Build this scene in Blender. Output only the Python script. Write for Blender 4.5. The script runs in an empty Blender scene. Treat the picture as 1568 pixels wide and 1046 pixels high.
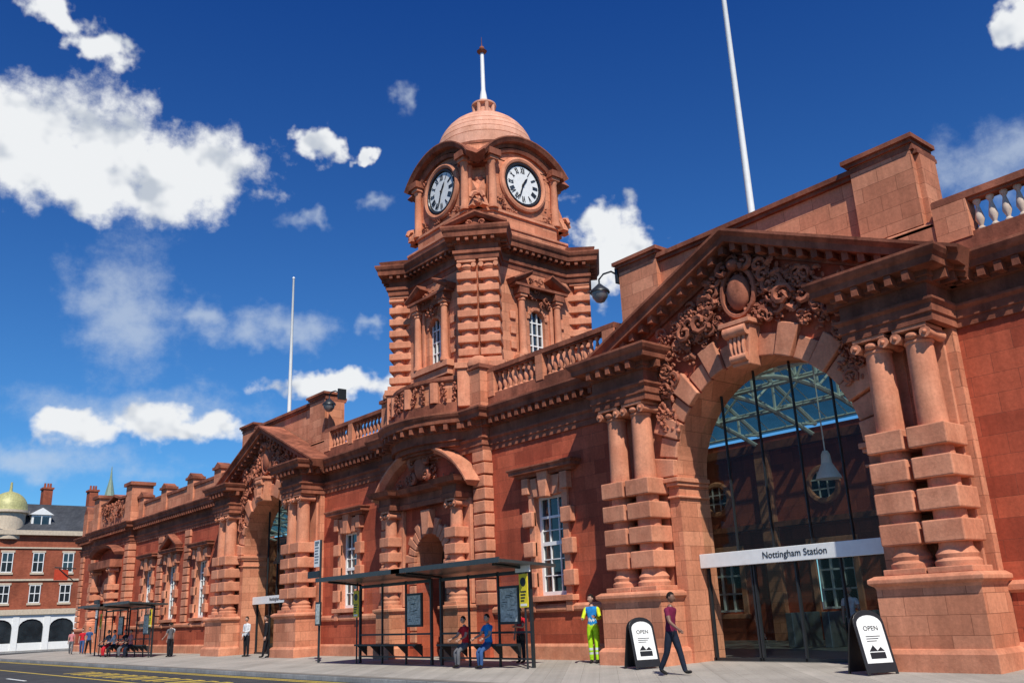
import bpy,bmesh,math,random
from mathutils import Vector,Matrix
random.seed(11)
rad=math.radians
sc=bpy.context.scene
T0=-27.6; C1=-12.9; C2=-41.5; WY=19.2
# ------------------------------------------------------------------ materials
def newmat(name):
    m=bpy.data.materials.new(name);m.use_nodes=True
    nt=m.node_tree;b=nt.nodes['Principled BSDF'];return m,nt,b
def N(nt,t,**k):
    n=nt.nodes.new(t)
    for a,v in k.items(): setattr(n,a,v)
    return n
def mth(nt,op,a,b=None,c=None,clamp=False):
    n=nt.nodes.new('ShaderNodeMath');n.operation=op;n.use_clamp=clamp
    for i,v in enumerate((a,b,c)):
        if v is None: continue
        if isinstance(v,(int,float)): n.inputs[i].default_value=v
        else: nt.links.new(v,n.inputs[i])
    return n.outputs[0]
def mixc(nt,mode,f,a,b):
    n=nt.nodes.new('ShaderNodeMix');n.data_type='RGBA';n.blend_type=mode
    for i,v in ((0,f),(6,a),(7,b)):
        if isinstance(v,(int,float)): n.inputs[i].default_value=v
        elif isinstance(v,tuple): n.inputs[i].default_value=(v[0],v[1],v[2],1)
        else: nt.links.new(v,n.inputs[i])
    return n.outputs[2]
def noise(nt,vec,scale,detail=4,rough=.55):
    n=nt.nodes.new('ShaderNodeTexNoise');n.inputs['Scale'].default_value=scale
    n.inputs['Detail'].default_value=detail;n.inputs['Roughness'].default_value=rough
    if vec is not None: nt.links.new(vec,n.inputs['Vector'])
    return n.outputs[0]
def maprange(nt,v,a,b,c,d,smooth=False):
    n=nt.nodes.new('ShaderNodeMapRange');n.clamp=True
    if smooth:n.interpolation_type='SMOOTHSTEP'
    nt.links.new(v,n.inputs[0])
    for i,x in enumerate((a,b,c,d)): n.inputs[i+1].default_value=x
    return n.outputs[0]
def stone(name,c1,c2,brick=None,mortar=(.2,.08,.05),bump=.25,stain=(.62,1.12),rough=.85,fine=14,msize=.006,streak=(.84,1.08),soot=1.0):
    m,nt,b=newmat(name);L=nt.links.new
    tc=N(nt,'ShaderNodeTexCoord');sep=N(nt,'ShaderNodeSeparateXYZ');L(tc.outputs['Object'],sep.inputs[0])
    big=noise(nt,tc.outputs['Object'],.55,4,.6)
    fn=noise(nt,tc.outputs['Object'],fine,4,.65)
    cmb2=N(nt,'ShaderNodeCombineXYZ')
    s=mth(nt,'ADD',sep.outputs[0],sep.outputs[1])
    L(mth(nt,'MULTIPLY',s,3.2),cmb2.inputs[0]);L(mth(nt,'MULTIPLY',sep.outputs[2],.35),cmb2.inputs[1])
    strk=noise(nt,cmb2.outputs[0],1.0,4,.65)
    if brick:
        cmb=N(nt,'ShaderNodeCombineXYZ');L(s,cmb.inputs[0]);L(sep.outputs[2],cmb.inputs[1])
        br=N(nt,'ShaderNodeTexBrick');L(cmb.outputs[0],br.inputs['Vector'])
        br.inputs['Scale'].default_value=1;br.inputs['Brick Width'].default_value=brick[0];br.inputs['Row Height'].default_value=brick[1]
        br.inputs['Mortar Size'].default_value=msize;br.inputs['Mortar Smooth'].default_value=.3;br.inputs['Bias'].default_value=-.1
        br.inputs['Color1'].default_value=(*c1,1);br.inputs['Color2'].default_value=(*c2,1);br.inputs['Mortar'].default_value=(*mortar,1)
        col=br.outputs['Color'];bf=br.outputs['Fac']
    else:
        n2=noise(nt,tc.outputs['Object'],1.7,3,.5)
        col=mixc(nt,'MIX',maprange(nt,n2,.35,.65,0,1),c1,c2);bf=None
    k=mth(nt,'MULTIPLY',maprange(nt,big,.3,.7,stain[0],stain[1]),maprange(nt,fn,.25,.75,.82,1.14))
    k=mth(nt,'MULTIPLY',k,maprange(nt,strk,.3,.7,streak[0],streak[1]))
    if soot<1:
        n3=noise(nt,tc.outputs['Object'],1.9,5,.7)
        k=mth(nt,'MULTIPLY',k,maprange(nt,mth(nt,'ADD',mth(nt,'MULTIPLY',n3,.6),mth(nt,'MULTIPLY',strk,.4)),.53,.66,1.0,soot,True))
    cc=N(nt,'ShaderNodeCombineColor')
    for i in range(3): L(k,cc.inputs[i])
    col=mixc(nt,'MULTIPLY',1.0,col,cc.outputs[0])
    L(col,b.inputs['Base Color']);b.inputs['Roughness'].default_value=rough
    b.inputs['Specular IOR Level'].default_value=.2
    bp=N(nt,'ShaderNodeBump');bp.inputs['Strength'].default_value=bump;bp.inputs['Distance'].default_value=.02
    hgt=fn
    if bf is not None: hgt=mth(nt,'SUBTRACT',mth(nt,'MULTIPLY',fn,.5),bf)
    L(hgt,bp.inputs['Height']);L(bp.outputs[0],b.inputs['Normal'])
    return m
def plain(name,c,rough=.5,metal=0,var=.15,scale=6,spec=.5):
    m,nt,b=newmat(name);L=nt.links.new
    tc=N(nt,'ShaderNodeTexCoord');n=noise(nt,tc.outputs['Object'],scale,4,.6)
    k=maprange(nt,n,.3,.7,1-var,1+var)
    cc=N(nt,'ShaderNodeCombineColor')
    for i in range(3): L(k,cc.inputs[i])
    L(mixc(nt,'MULTIPLY',1.0,tuple(c),cc.outputs[0]),b.inputs['Base Color'])
    b.inputs['Roughness'].default_value=rough;b.inputs['Metallic'].default_value=metal
    b.inputs['Specular IOR Level'].default_value=spec
    return m
def glassmat(name,refl=.015,fr=.07,tint=(.9,.94,.92)):
    m=bpy.data.materials.new(name);m.use_nodes=True;nt=m.node_tree;nt.nodes.clear()
    o=N(nt,'ShaderNodeOutputMaterial');t=N(nt,'ShaderNodeBsdfTransparent');g=N(nt,'ShaderNodeBsdfGlossy')
    t.inputs[0].default_value=(*tint,1);g.inputs['Roughness'].default_value=.02;g.inputs[0].default_value=(.9,.95,1,1)
    mx=N(nt,'ShaderNodeMixShader');lw=N(nt,'ShaderNodeLayerWeight');lw.inputs[0].default_value=.3
    f=mth(nt,'ADD',mth(nt,'MULTIPLY',lw.outputs['Fresnel'],fr),refl,clamp=True)
    nt.links.new(f,mx.inputs[0]);nt.links.new(t.outputs[0],mx.inputs[1]);nt.links.new(g.outputs[0],mx.inputs[2]);nt.links.new(mx.outputs[0],o.inputs[0])
    return m
def transmat(name,tint):
    m=bpy.data.materials.new(name);m.use_nodes=True;nt=m.node_tree;nt.nodes.clear()
    o=N(nt,'ShaderNodeOutputMaterial');t=N(nt,'ShaderNodeBsdfTransparent');g=N(nt,'ShaderNodeBsdfDiffuse')
    tc=N(nt,'ShaderNodeTexCoord');n=noise(nt,tc.outputs['Object'],1.5,2);mx=N(nt,'ShaderNodeMixShader')
    nt.links.new(maprange(nt,n,.3,.7,.2,.45),mx.inputs[0])
    t.inputs[0].default_value=(*tint,1);g.inputs[0].default_value=(.09,.115,.10,1)
    nt.links.new(t.outputs[0],mx.inputs[1]);nt.links.new(g.outputs[0],mx.inputs[2]);nt.links.new(mx.outputs[0],o.inputs[0]);return m
M_wall=stone('red_ashlar',(.56,.125,.062),(.35,.066,.034),(.95,.42),(.26,.07,.04),.3,(.76,1.14),streak=(.76,1.1),msize=.006,soot=.8)
M_trim=stone('terracotta_stone',(.76,.32,.185),(.63,.24,.135),None,bump=.3,stain=(.76,1.1),streak=(.78,1.08),soot=.74)
M_trimb=stone('terracotta_blocks',(.75,.31,.175),(.55,.195,.105),(.85,.38),(.30,.11,.06),.35,(.78,1.1),streak=(.76,1.08),soot=.76)
M_corn=stone('shaded_weathered_cornice_stone',(.47,.16,.09),(.29,.095,.056),None,bump=.4,stain=(.5,1.12),streak=(.65,1.1),soot=.5)  # cornice shade put into a darker base colour; stains and streaks are weathering
M_carve=stone('carved_stone',(.54,.19,.108),(.37,.12,.07),None,bump=.5,stain=(.6,1.15),soot=.6)
M_dome=stone('dome_stone',(.80,.42,.29),(.70,.34,.22),None,bump=.15,stain=(.85,1.05),soot=.85)
M_sunlit=stone('sunlit_pale_stone',(.72,.60,.50),(.62,.48,.38),None,bump=.2)  # strong sunlight on the right-hand balusters put into a paler stone colour
M_white=plain('white_paint',(.78,.78,.75),.45,var=.05)
M_dark=plain('dark_metal',(.03,.033,.036),.4,.3)
M_grey=plain('grey_metal',(.25,.26,.27),.4,.5)
M_black=plain('black_paint',(.012,.012,.014),.4)
M_pane=plain('window_pane_dark',(.02,.027,.032),.04,var=.5,scale=.8,spec=.9)
M_glass=glassmat('clear_glass')
M_roofglass=transmat('roof_glass',(.20,.27,.25))
M_yellow=plain('sign_yellow',(.75,.6,.02),.5)
M_steelw=plain('pale_green_white_steel',(.80,.84,.78),.5,var=.08)
M_gold=plain('gold_dome_copper',(.42,.40,.17),.5,.1,var=.25)
M_slate=stone('slate',(.075,.08,.09),(.055,.06,.07),(.3,.2),(.03,.03,.035),.3)
M_brick=stone('victorian_brick',(.40,.105,.05),(.31,.075,.038),(.23,.08),(.3,.13,.09),.2)
M_cream=plain('cream_stone',(.55,.45,.33),.8,var=.15)
M_greencu=plain('green_copper',(.2,.27,.2),.6)
M_wood=plain('dark_door_wood',(.06,.03,.02),.5)
M_floor=stone('hall_floor_tiles',(.28,.27,.25),(.23,.22,.2),(.6,.6),(.15,.15,.14),.05,rough=.4)
# ------------------------------------------------------------------ builder
def empty(name,loc=(0,0,0),rz=0):
    e=bpy.data.objects.new(name,None);sc.collection.objects.link(e);e.location=loc;e.rotation_euler=(0,0,rz);e.empty_display_size=.3
    return e
class P:
    def __init__(s,name,mat,parent=None,bevel=0,smooth=None):
        s.bm=bmesh.new();s.M=Matrix();s.name=name;s.mats=mat if isinstance(mat,list) else [mat];s.parent=parent;s.bevel=bevel;s.smooth=smooth;s.mi=0
    def face(s,cos):
        vs=[s.bm.verts.new(s.M@Vector(c)) for c in cos]
        f=s.bm.faces.new(vs);f.material_index=s.mi;return f
    def box(s,x0,x1,y0,y1,z0,z1):
        v=[s.bm.verts.new(s.M@Vector((x,y,z))) for x in (x0,x1) for y in (y0,y1) for z in (z0,z1)]
        for q in ((0,1,3,2),(4,6,7,5),(0,4,5,1),(2,3,7,6),(0,2,6,4),(1,5,7,3)):
            s.bm.faces.new([v[i] for i in q]).material_index=s.mi
    def prism(s,poly,axis,a,b):
        def mk(p,t):
            return {'y':(p[0],t,p[1]),'z':(p[0],p[1],t),'x':(t,p[0],p[1])}[axis]
        A=[s.bm.verts.new(s.M@Vector(mk(p,a))) for p in poly];Bv=[s.bm.verts.new(s.M@Vector(mk(p,b))) for p in poly]
        n=len(poly)
        s.bm.faces.new(A).material_index=s.mi;s.bm.faces.new(Bv[::-1]).material_index=s.mi
        for i in range(n):
            j=(i+1)%n;s.bm.faces.new((A[i],Bv[i],Bv[j],A[j])).material_index=s.mi
    def rings(s,rings,closed_ring=True,cap=True,loop=False):
        R=[[s.bm.verts.new(s.M@Vector(c)) for c in r] for r in rings]
        n=len(R[0]);m=len(R)
        for i in range(m if loop else m-1):
            a=R[i];b=R[(i+1)%m]
            for j in range(n if closed_ring else n-1):
                k=(j+1)%n
                try:s.bm.faces.new((a[j],b[j],b[k],a[k])).material_index=s.mi
                except ValueError: pass
        if cap and not loop and n>2:
            s.bm.faces.new(R[0]).material_index=s.mi;s.bm.faces.new(R[-1][::-1]).material_index=s.mi
    def sweep(s,path,prof,loop=False):
        n=len(path);out=[]
        pv=[Vector((p[0],p[1])) for p in path]
        def nrm(a,b):
            d=(b-a).normalized();return Vector((d.y,-d.x))
        for i in range(n):
            if loop: n1=nrm(pv[i-1],pv[i]);n2=nrm(pv[i],pv[(i+1)%n])
            else:
                n1=nrm(pv[i-1],pv[i]) if i>0 else nrm(pv[0],pv[1])
                n2=nrm(pv[i],pv[i+1]) if i<n-1 else n1
            mt=(n1+n2)/(1+n1.dot(n2)) if n1.dot(n2)>-.9 else n1
            out.append([(pv[i].x+mt.x*o,pv[i].y+mt.y*o,z) for o,z in prof])
        s.rings(out,loop=loop)
    def rake(s,path,prof,yb):
        n=len(path);pv=[Vector(p) for p in path];out=[]
        def nrm(a,b):
            d=(b-a).normalized();return Vector((-d.y,d.x))
        for i in range(n):
            n1=nrm(pv[i-1],pv[i]) if i>0 else nrm(pv[0],pv[1])
            n2=nrm(pv[i],pv[i+1]) if i<n-1 else n1
            mt=(n1+n2)/(1+n1.dot(n2))
            out.append([(pv[i].x+mt.x*q,yb-o,pv[i].y+mt.y*q) for o,q in prof])
        s.rings(out)
    def lathe(s,cx,cy,prof,seg=16):
        s.rings([[(cx+r*math.cos(2*math.pi*j/seg),cy+r*math.sin(2*math.pi*j/seg),z) for j in range(seg)] for r,z in prof])
    def tube(s,pts,rs,sides=6):
        pts=[Vector(p) for p in pts]
        if isinstance(rs,(int,float)): rs=[rs]*len(pts)
        out=[]
        for i,p in enumerate(pts):
            t=(pts[min(i+1,len(pts)-1)]-pts[max(i-1,0)]).normalized()
            ref=Vector((0,0,1)) if abs(t.z)<.9 else Vector((1,0,0))
            if abs(t.y)<.05 and len(pts)>4: ref=Vector((0,1,0))
            u=t.cross(ref).normalized();w=t.cross(u)
            out.append([p+(u*math.cos(2*math.pi*j/sides)+w*math.sin(2*math.pi*j/sides))*rs[i] for j in range(sides)])
        s.rings(out)
    def sphere(s,c,r,u=10,v=6):
        if isinstance(r,(int,float)): r=(r,r,r)
        out=[]
        for i in range(v+1):
            a=-math.pi/2+math.pi*i/v;a=max(-1.5,min(1.5,a))
            out.append([(c[0]+r[0]*math.cos(a)*math.cos(2*math.pi*j/u),c[1]+r[1]*math.cos(a)*math.sin(2*math.pi*j/u),c[2]+r[2]*math.sin(a)) for j in range(u)])
        s.rings(out)
    def done(s):
        bmesh.ops.recalc_face_normals(s.bm,faces=s.bm.faces)
        me=bpy.data.meshes.new(s.name);s.bm.to_mesh(me);s.bm.free()
        for m in s.mats: me.materials.append(m)
        if s.smooth:
            for p in me.polygons:p.use_smooth=True
            me.set_sharp_from_angle(angle=rad(s.smooth))
        o=bpy.data.objects.new(s.name,me);sc.collection.objects.link(o)
        if s.parent: o.parent=s.parent
        if s.bevel:
            b=o.modifiers.new('bevel','BEVEL');b.width=s.bevel;b.segments=2;b.limit_method='ANGLE';b.angle_limit=rad(50)
        return o
def spiral(p,cx,cy,cz,size,rot,turn=1.3,flip=1,r=.05):
    pts=[];rs=[];n=12
    for i in range(n):
        t=i/(n-1);a=rot+flip*t*turn*2*math.pi;q=size*(1-t*.85)
        pts.append((cx+q*math.cos(a),cy-.04-.05*t,cz+q*math.sin(a)));rs.append(r*(.5+.8*math.sin(math.pi*min(1,t*1.1+.05))))
    p.tube(pts,rs,5)
def leaf(p,x,y,z,s,rot):
    c,sn=math.cos(rot),math.sin(rot)
    def q(u,v,d): return (x+u*c-v*sn,y-d,z+u*sn+v*c)
    L=[(0,.1),(.25,.32),(.38,.22),(.55,.36),(.68,.22),(.82,.26),(1,0)]
    up=[q(a*s,b*s,.02) for a,b in L];dn=[q(a*s,-b*s,.02) for a,b in L];md=[q(a*s,0,.10*math.sin(math.pi*min(1,a+.1))*s*2+.03) for a,b in L]
    for i in range(len(L)-1):
        p.face([up[i],up[i+1],md[i+1],md[i]]);p.face([md[i],md[i+1],dn[i+1],dn[i]])
def foliage_relief(p,x0,x1,zlo,zhi,y,n,smin=.1,smax=.28):
    for i in range(n):
        x=random.uniform(x0,x1);a=zlo(x) if callable(zlo) else zlo;b=zhi(x) if callable(zhi) else zhi
        if b-a<.2: continue
        z=random.uniform(a,b);s=random.uniform(smin,smax)*min(1,(b-a))
        if i%2: leaf(p,x,y-random.uniform(0,.08),z,s*1.3,random.uniform(0,6.28))
        else: spiral(p,x,y-random.uniform(0,.1),z,s,random.uniform(0,6.28),random.uniform(.6,1.5),random.choice((-1,1)),s*.22)
        if i%3==0:
            for k in range(4):
                p.sphere((x+random.uniform(-.15,.15),y-.06,z+random.uniform(-.15,.15)),random.uniform(.03,.07),6,4)
# ------------------------------------------------------------------ ground
M_asph=stone('asphalt',(.07,.07,.07),(.055,.055,.057),None,bump=.3,stain=(.8,1.15),fine=60,soot=.8)
M_pave=stone('paving_slabs',(.42,.385,.335),(.36,.33,.285),(.6,.6),(.22,.2,.17),.1,(.82,1.1),fine=30,soot=.82)
M_kerb=stone('granite_kerb',(.38,.37,.35),(.3,.3,.29),(.9,3),(.15,.15,.15),.1)
M_line=plain('road_paint_white',(.7,.7,.66),.7,var=.2,scale=20)
M_yline=plain('road_paint_yellow',(.65,.45,.06),.7,var=.25,scale=20)
g=P('ground',M_asph);g.face([(-1500,-1500,-.15),(1500,-1500,-.15),(1500,1500,-.15),(-1500,1500,-.15)]);g.done()
g=P('road',M_asph);g.face([(-97,2,-.13),(30,2,-.13),(30,13.04,-.13),(-97,13.04,-.13)]);g.face([(-97,13.04,-.13),(-80,13.04,-.13),(-80,120,-.13),(-97,120,-.13)]);g.done()
g=P('pavement',M_pave);g.prism([(13.2,-.145),(13.2,0),(19.3,.12),(60,.12),(60,-.145)],'x',-80,30);g.prism([(-20,-.145),(-20,.0),(100,.0),(100,-.145)],'x',-102,-97.01);g.done()
g=P('kerb',M_kerb,bevel=.02);g.box(-80.1,30,13.04,13.2,-.145,.004);g.box(-97,-96.85,-20,100,-.145,.004);g.done()
g=P('pavement_near_side',M_pave);g.box(-97,30,-8,-2,-.145,0.0);g.done()
g=P('road_markings',[M_yline,M_line])
for y in (12.75,12.5): g.box(-79,20,y,y+.08,-.13,-.122)
g.mi=1
for i in range(16): g.box(-95+i*6,-92+i*6,8.0,8.12,-.13,-.122)
g.mi=0
for i in range(14):
    x=-42+i*1.1
    g.box(x,x+.5,11.3,11.42,-.13,-.122);g.box(x,x+.12,10.3,11.3,-.13,-.122)
    if i%2: g.box(x+.38,x+.5,10.3,11.3,-.13,-.122)
g.box(-52,-22,9.7,9.8,-.13,-.122)
g.done()
# ------------------------------------------------------------------ station
ST=empty('railway_station_building')
wall=P('ashlar_walls',M_wall,ST)
trim=P('stone_trim',M_trim,ST,bevel=.015)
quo=P('rusticated_blocks',M_trim,ST,bevel=.03)
blk=P('terracotta_block_work',M_trimb,ST)
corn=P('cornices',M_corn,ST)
rnd=P('columns_and_balusters',M_trim,ST,smooth=40)
pal=P('sunlit_pale_balusters',M_sunlit,ST,smooth=40)
carv=P('carved_ornament',M_carve,ST,smooth=60)
wf=P('window_frames',M_white,ST)
pane=P('window_panes',M_pane,ST)
gl=P('arch_glazing',M_glass,ST)
mull=P('glazing_mullions',M_dark,ST)
ZC=8.5
def q_(z): return 7+(z-7)*.872
def wallgrid(x0,x1,z0,z1,y,ops,depth=.3):
    xs=sorted({x0,x1,*[o[0] for o in ops],*[o[1] for o in ops]});zs=sorted({z0,z1,*[o[2] for o in ops],*[o[3] for o in ops]})
    for i in range(len(xs)-1):
        for j in range(len(zs)-1):
            cx=(xs[i]+xs[i+1])/2;cz=(zs[j]+zs[j+1])/2
            if any(o[0]<cx<o[1] and o[2]<cz<o[3] for o in ops): continue
            wall.face([(xs[i],y,zs[j]),(xs[i+1],y,zs[j]),(xs[i+1],y,zs[j+1]),(xs[i],y,zs[j+1])])
    for a,b,c,d in ops:
        for q in (((a,c),(a,d)),((b,c),(b,d)),((a,c),(b,c)),((a,d),(b,d))):
            trim.face([(q[0][0],y,q[0][1]),(q[1][0],y,q[1][1]),(q[1][0],y+depth,q[1][1]),(q[0][0],y+depth,q[0][1])])
def window(cx,y=WY,z0=2.0,z1=5.1,w=1.34,ped=False):
    a,b=cx-w/2,cx+w/2;yy=y+.16
    pane.box(a,b,yy+.05,yy+.07,z0,z1)
    t=.1
    wf.box(a,a+t,yy-.02,yy+.06,z0,z1);wf.box(b-t,b,yy-.02,yy+.06,z0,z1);wf.box(a+t,b-t,yy-.02,yy+.06,z0,z0+.12);wf.box(a+t,b-t,yy-.02,yy+.06,z1-t,z1)
    wf.box(a+t,b-t,yy-.015,yy+.055,3.53,3.65);wf.box(a+t,b-t,yy-.015,yy+.055,4.38,4.46)
    for k in (1,2):
        x=a+w*k/3;wf.box(x-.018,x+.018,yy,yy+.05,z0+.1,3.55);wf.box(x-.018,x+.018,yy,yy+.05,3.65,4.38);wf.box(x-.018,x+.018,yy,yy+.05,4.46,z1-t)
    for z in (2.6,3.1,4.0): wf.box(a+t,b-t,yy+.003,yy+.047,z-.015,z+.015)
    for s in (-1,1):
        xi=cx+s*w/2;xo=cx+s*(w/2+.26);trim.box(min(xi,xo),max(xi,xo),y-.1,y+.003,1.95,5.15)
        for z in (2.25,3.2,4.15):
            xo2=cx+s*(w/2+.5);quo.box(min(xi,xo2)-.0,max(xi,xo2),y-.2,y+.002,z,z+.48)
        trim.box(*sorted((cx+s*(w/2+.1),cx+s*(w/2+.42))),y-.24,y,5.2,5.72)
    trim.prism([(cx-w/2-.26,5.1),(cx+w/2+.26,5.1),(cx+w/2+.36,5.7),(cx-w/2-.36,5.7)],'y',y-.12,y+.001)
    quo.prism([(cx-.16,5.02),(cx+.16,5.02),(cx+.26,5.85),(cx-.26,5.85)],'y',y-.3,y+.001)
    for s in (-1,1): quo.prism([(cx+s*.32,5.06),(cx+s*.56,5.06),(cx+s*.72,5.68),(cx+s*.42,5.68)],'y',y-.2,y+.001)
    pr=[(-.02,5.72),(.2,5.74),(.24,5.82),(.4,5.86),(.4,5.95),(.46,6.02),(.46,6.06),(-.02,6.12)]
    corn.sweep([(cx-w/2-.45,y+.01),(cx-w/2-.45,y-.02),(cx+w/2+.45,y-.02),(cx+w/2+.45,y+.01)],pr)
    if ped: corn.rake([(cx-1.35,6.1),(cx,6.75),(cx+1.35,6.1)],[(0,0),(.4,0),(.46,.12),(.46,.18),(0,.2)],y)
    trim.box(cx-w/2-.45,cx+w/2+.45,y-.26,y+.22,1.82,1.99)
    quo.box(cx-w/2-.35,cx-w/2-.05,y-.2,y,1.5,1.82);quo.box(cx+w/2+.05,cx+w/2+.35,y-.2,y,1.5,1.82)
wins=[(-76.0,-63.0,[]),(-63.0,C2-5,[-59.9,-55.6,-50.8]),(C2+5,T0-3.3,[-34.1]),(T0+3.3,C1-5,[-21.35]),(C1+5,4,[-3.2])]
for x0,x1,ws in wins:
    wallgrid(x0,x1,.0,ZC,WY,[(w-.67,w+.67,2.0,5.1) for w in ws])
    for w in ws: window(w,ped=(w==-55.6))
wall.box(-76,-75.5,WY+.002,40,0,ZC)
# entablature
PE0=[(-.2,7.0),(.06,7.0),(.06,7.2),(.1,7.22),(.1,7.42),(.17,7.5),(.17,7.56),(.04,7.6),(.04,7.95),(.12,7.98),(.12,8.08),(.16,8.1),(.16,8.22),(.56,8.26),(.58,8.42),(.66,8.5),(.72,8.6),(.72,8.67),(-.2,8.78)]
PE=[(o*.8 if o>.2 else o,q_(z)) for o,z in PE0]
def bow(hw,bulge,y,n=12,c=T0):
    R=(hw*hw+bulge*bulge)/(2*bulge);a=math.asin(hw/R);pts=[]
    for i in range(n+1):
        t=-a+2*a*i/n;pts.append((c+R*math.sin(t),y-(R*math.cos(t)-(R-bulge))))
    return pts
BW=bow(2.45,1.0,18.85)
EY=18.08
S1=[(-76.3,30),(-76.3,WY),(-71.6,WY),(-71.6,18.8),(-63,18.8),(-63,WY),(C2-5,WY),(C2-5,EY),(C2-3.05,EY),(C2-3.05,18.85)]
S2=[(C2+3.05,18.85),(C2+3.05,EY),(C2+5,EY),(C2+5,WY),(T0-3.3,WY),(T0-3.3,18.85)]+BW+[(T0+3.3,18.85),(T0+3.3,WY),(C1-5,WY),(C1-5,EY),(C1-3.05,EY),(C1-3.05,18.85)]
S3=[(C1+3.05,18.85),(C1+3.05,EY),(C1+5,EY),(C1+5,WY),(4,WY)]
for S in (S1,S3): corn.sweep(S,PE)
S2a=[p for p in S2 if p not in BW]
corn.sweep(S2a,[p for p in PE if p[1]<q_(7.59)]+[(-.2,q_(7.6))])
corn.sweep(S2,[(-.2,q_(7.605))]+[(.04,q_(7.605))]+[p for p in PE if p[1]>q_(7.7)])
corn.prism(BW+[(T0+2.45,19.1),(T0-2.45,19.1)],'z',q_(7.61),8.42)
def modil(S,off0=.1,off1=.42,z0=q_(8.0),z1=q_(8.24),sp=.34,w=.15,minlen=.5):
    for i in range(len(S)-1):
        a=Vector(S[i]);b=Vector(S[i+1]);d=b-a;L=d.length
        if L<minlen: continue
        d.normalize();n=Vector((d.y,-d.x));k=int(L/sp)
        for j in range(k):
            c=a+d*(L*(j+.5)/k)
            M=Matrix(((d.x,-n.x,0,c.x),(d.y,-n.y,0,c.y),(0,0,1,0),(0,0,0,1)))
            corn.M=M;corn.box(-w/2,w/2,-off1,-off0,z0,z1)
    corn.M=Matrix()
for S in (S1,S2,S3): modil(S,minlen=.42)
def banded_col(cx,cy,zb,zt,bands,r=.32,bw=.42,bh=.44):
    rnd.lathe(cx,cy,[(r*1.35,zb),(r*1.38,zb+.1),(r*1.2,zb+.16),(r*1.28,zb+.24),(r*1.05,zb+.34),(r,zb+.4),(r,zb+.45+(zt-zb)*.3),(r*.86,zt-.36),(r*.95,zt-.34),(r*.95,zt-.3),(r*.86,zt-.28),(r*.9,zt-.2)],20)
    trim.box(cx-r*1.4,cx+r*1.4,cy-r*1.4,cy+r*1.4,zb-.12,zb)
    for z in bands:
        j=random.uniform(-.008,.008);quo.box(cx-bw,cx+bw+j,cy-bw+j,cy+.5,z,z+bh)
    trim.box(cx-r*1.18,cx+r*1.18,cy-r*1.18,cy+r*1.18,zt-.09,zt)
    for sx in (-1,1):
        rnd.tube([(cx+sx*r*1.02,cy-r*1.15,zt-.2),(cx+sx*r*1.02,cy,zt-.2),(cx+sx*r*1.02,cy+r*1.1,zt-.2)],[.12,.09,.12],12)
        rnd.sphere((cx+sx*r*1.02,cy-r*1.2,zt-.2),.05,8,5)
    rnd.sphere((cx,cy-r*.95,zt-.2),(.14,.08,.08),8,5)
A,SP,RI=2.76,4.85,2.65
def archpt(a,o=0): return ((A+o)*math.cos(a),SP+(RI+o)*math.sin(a))
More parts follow.
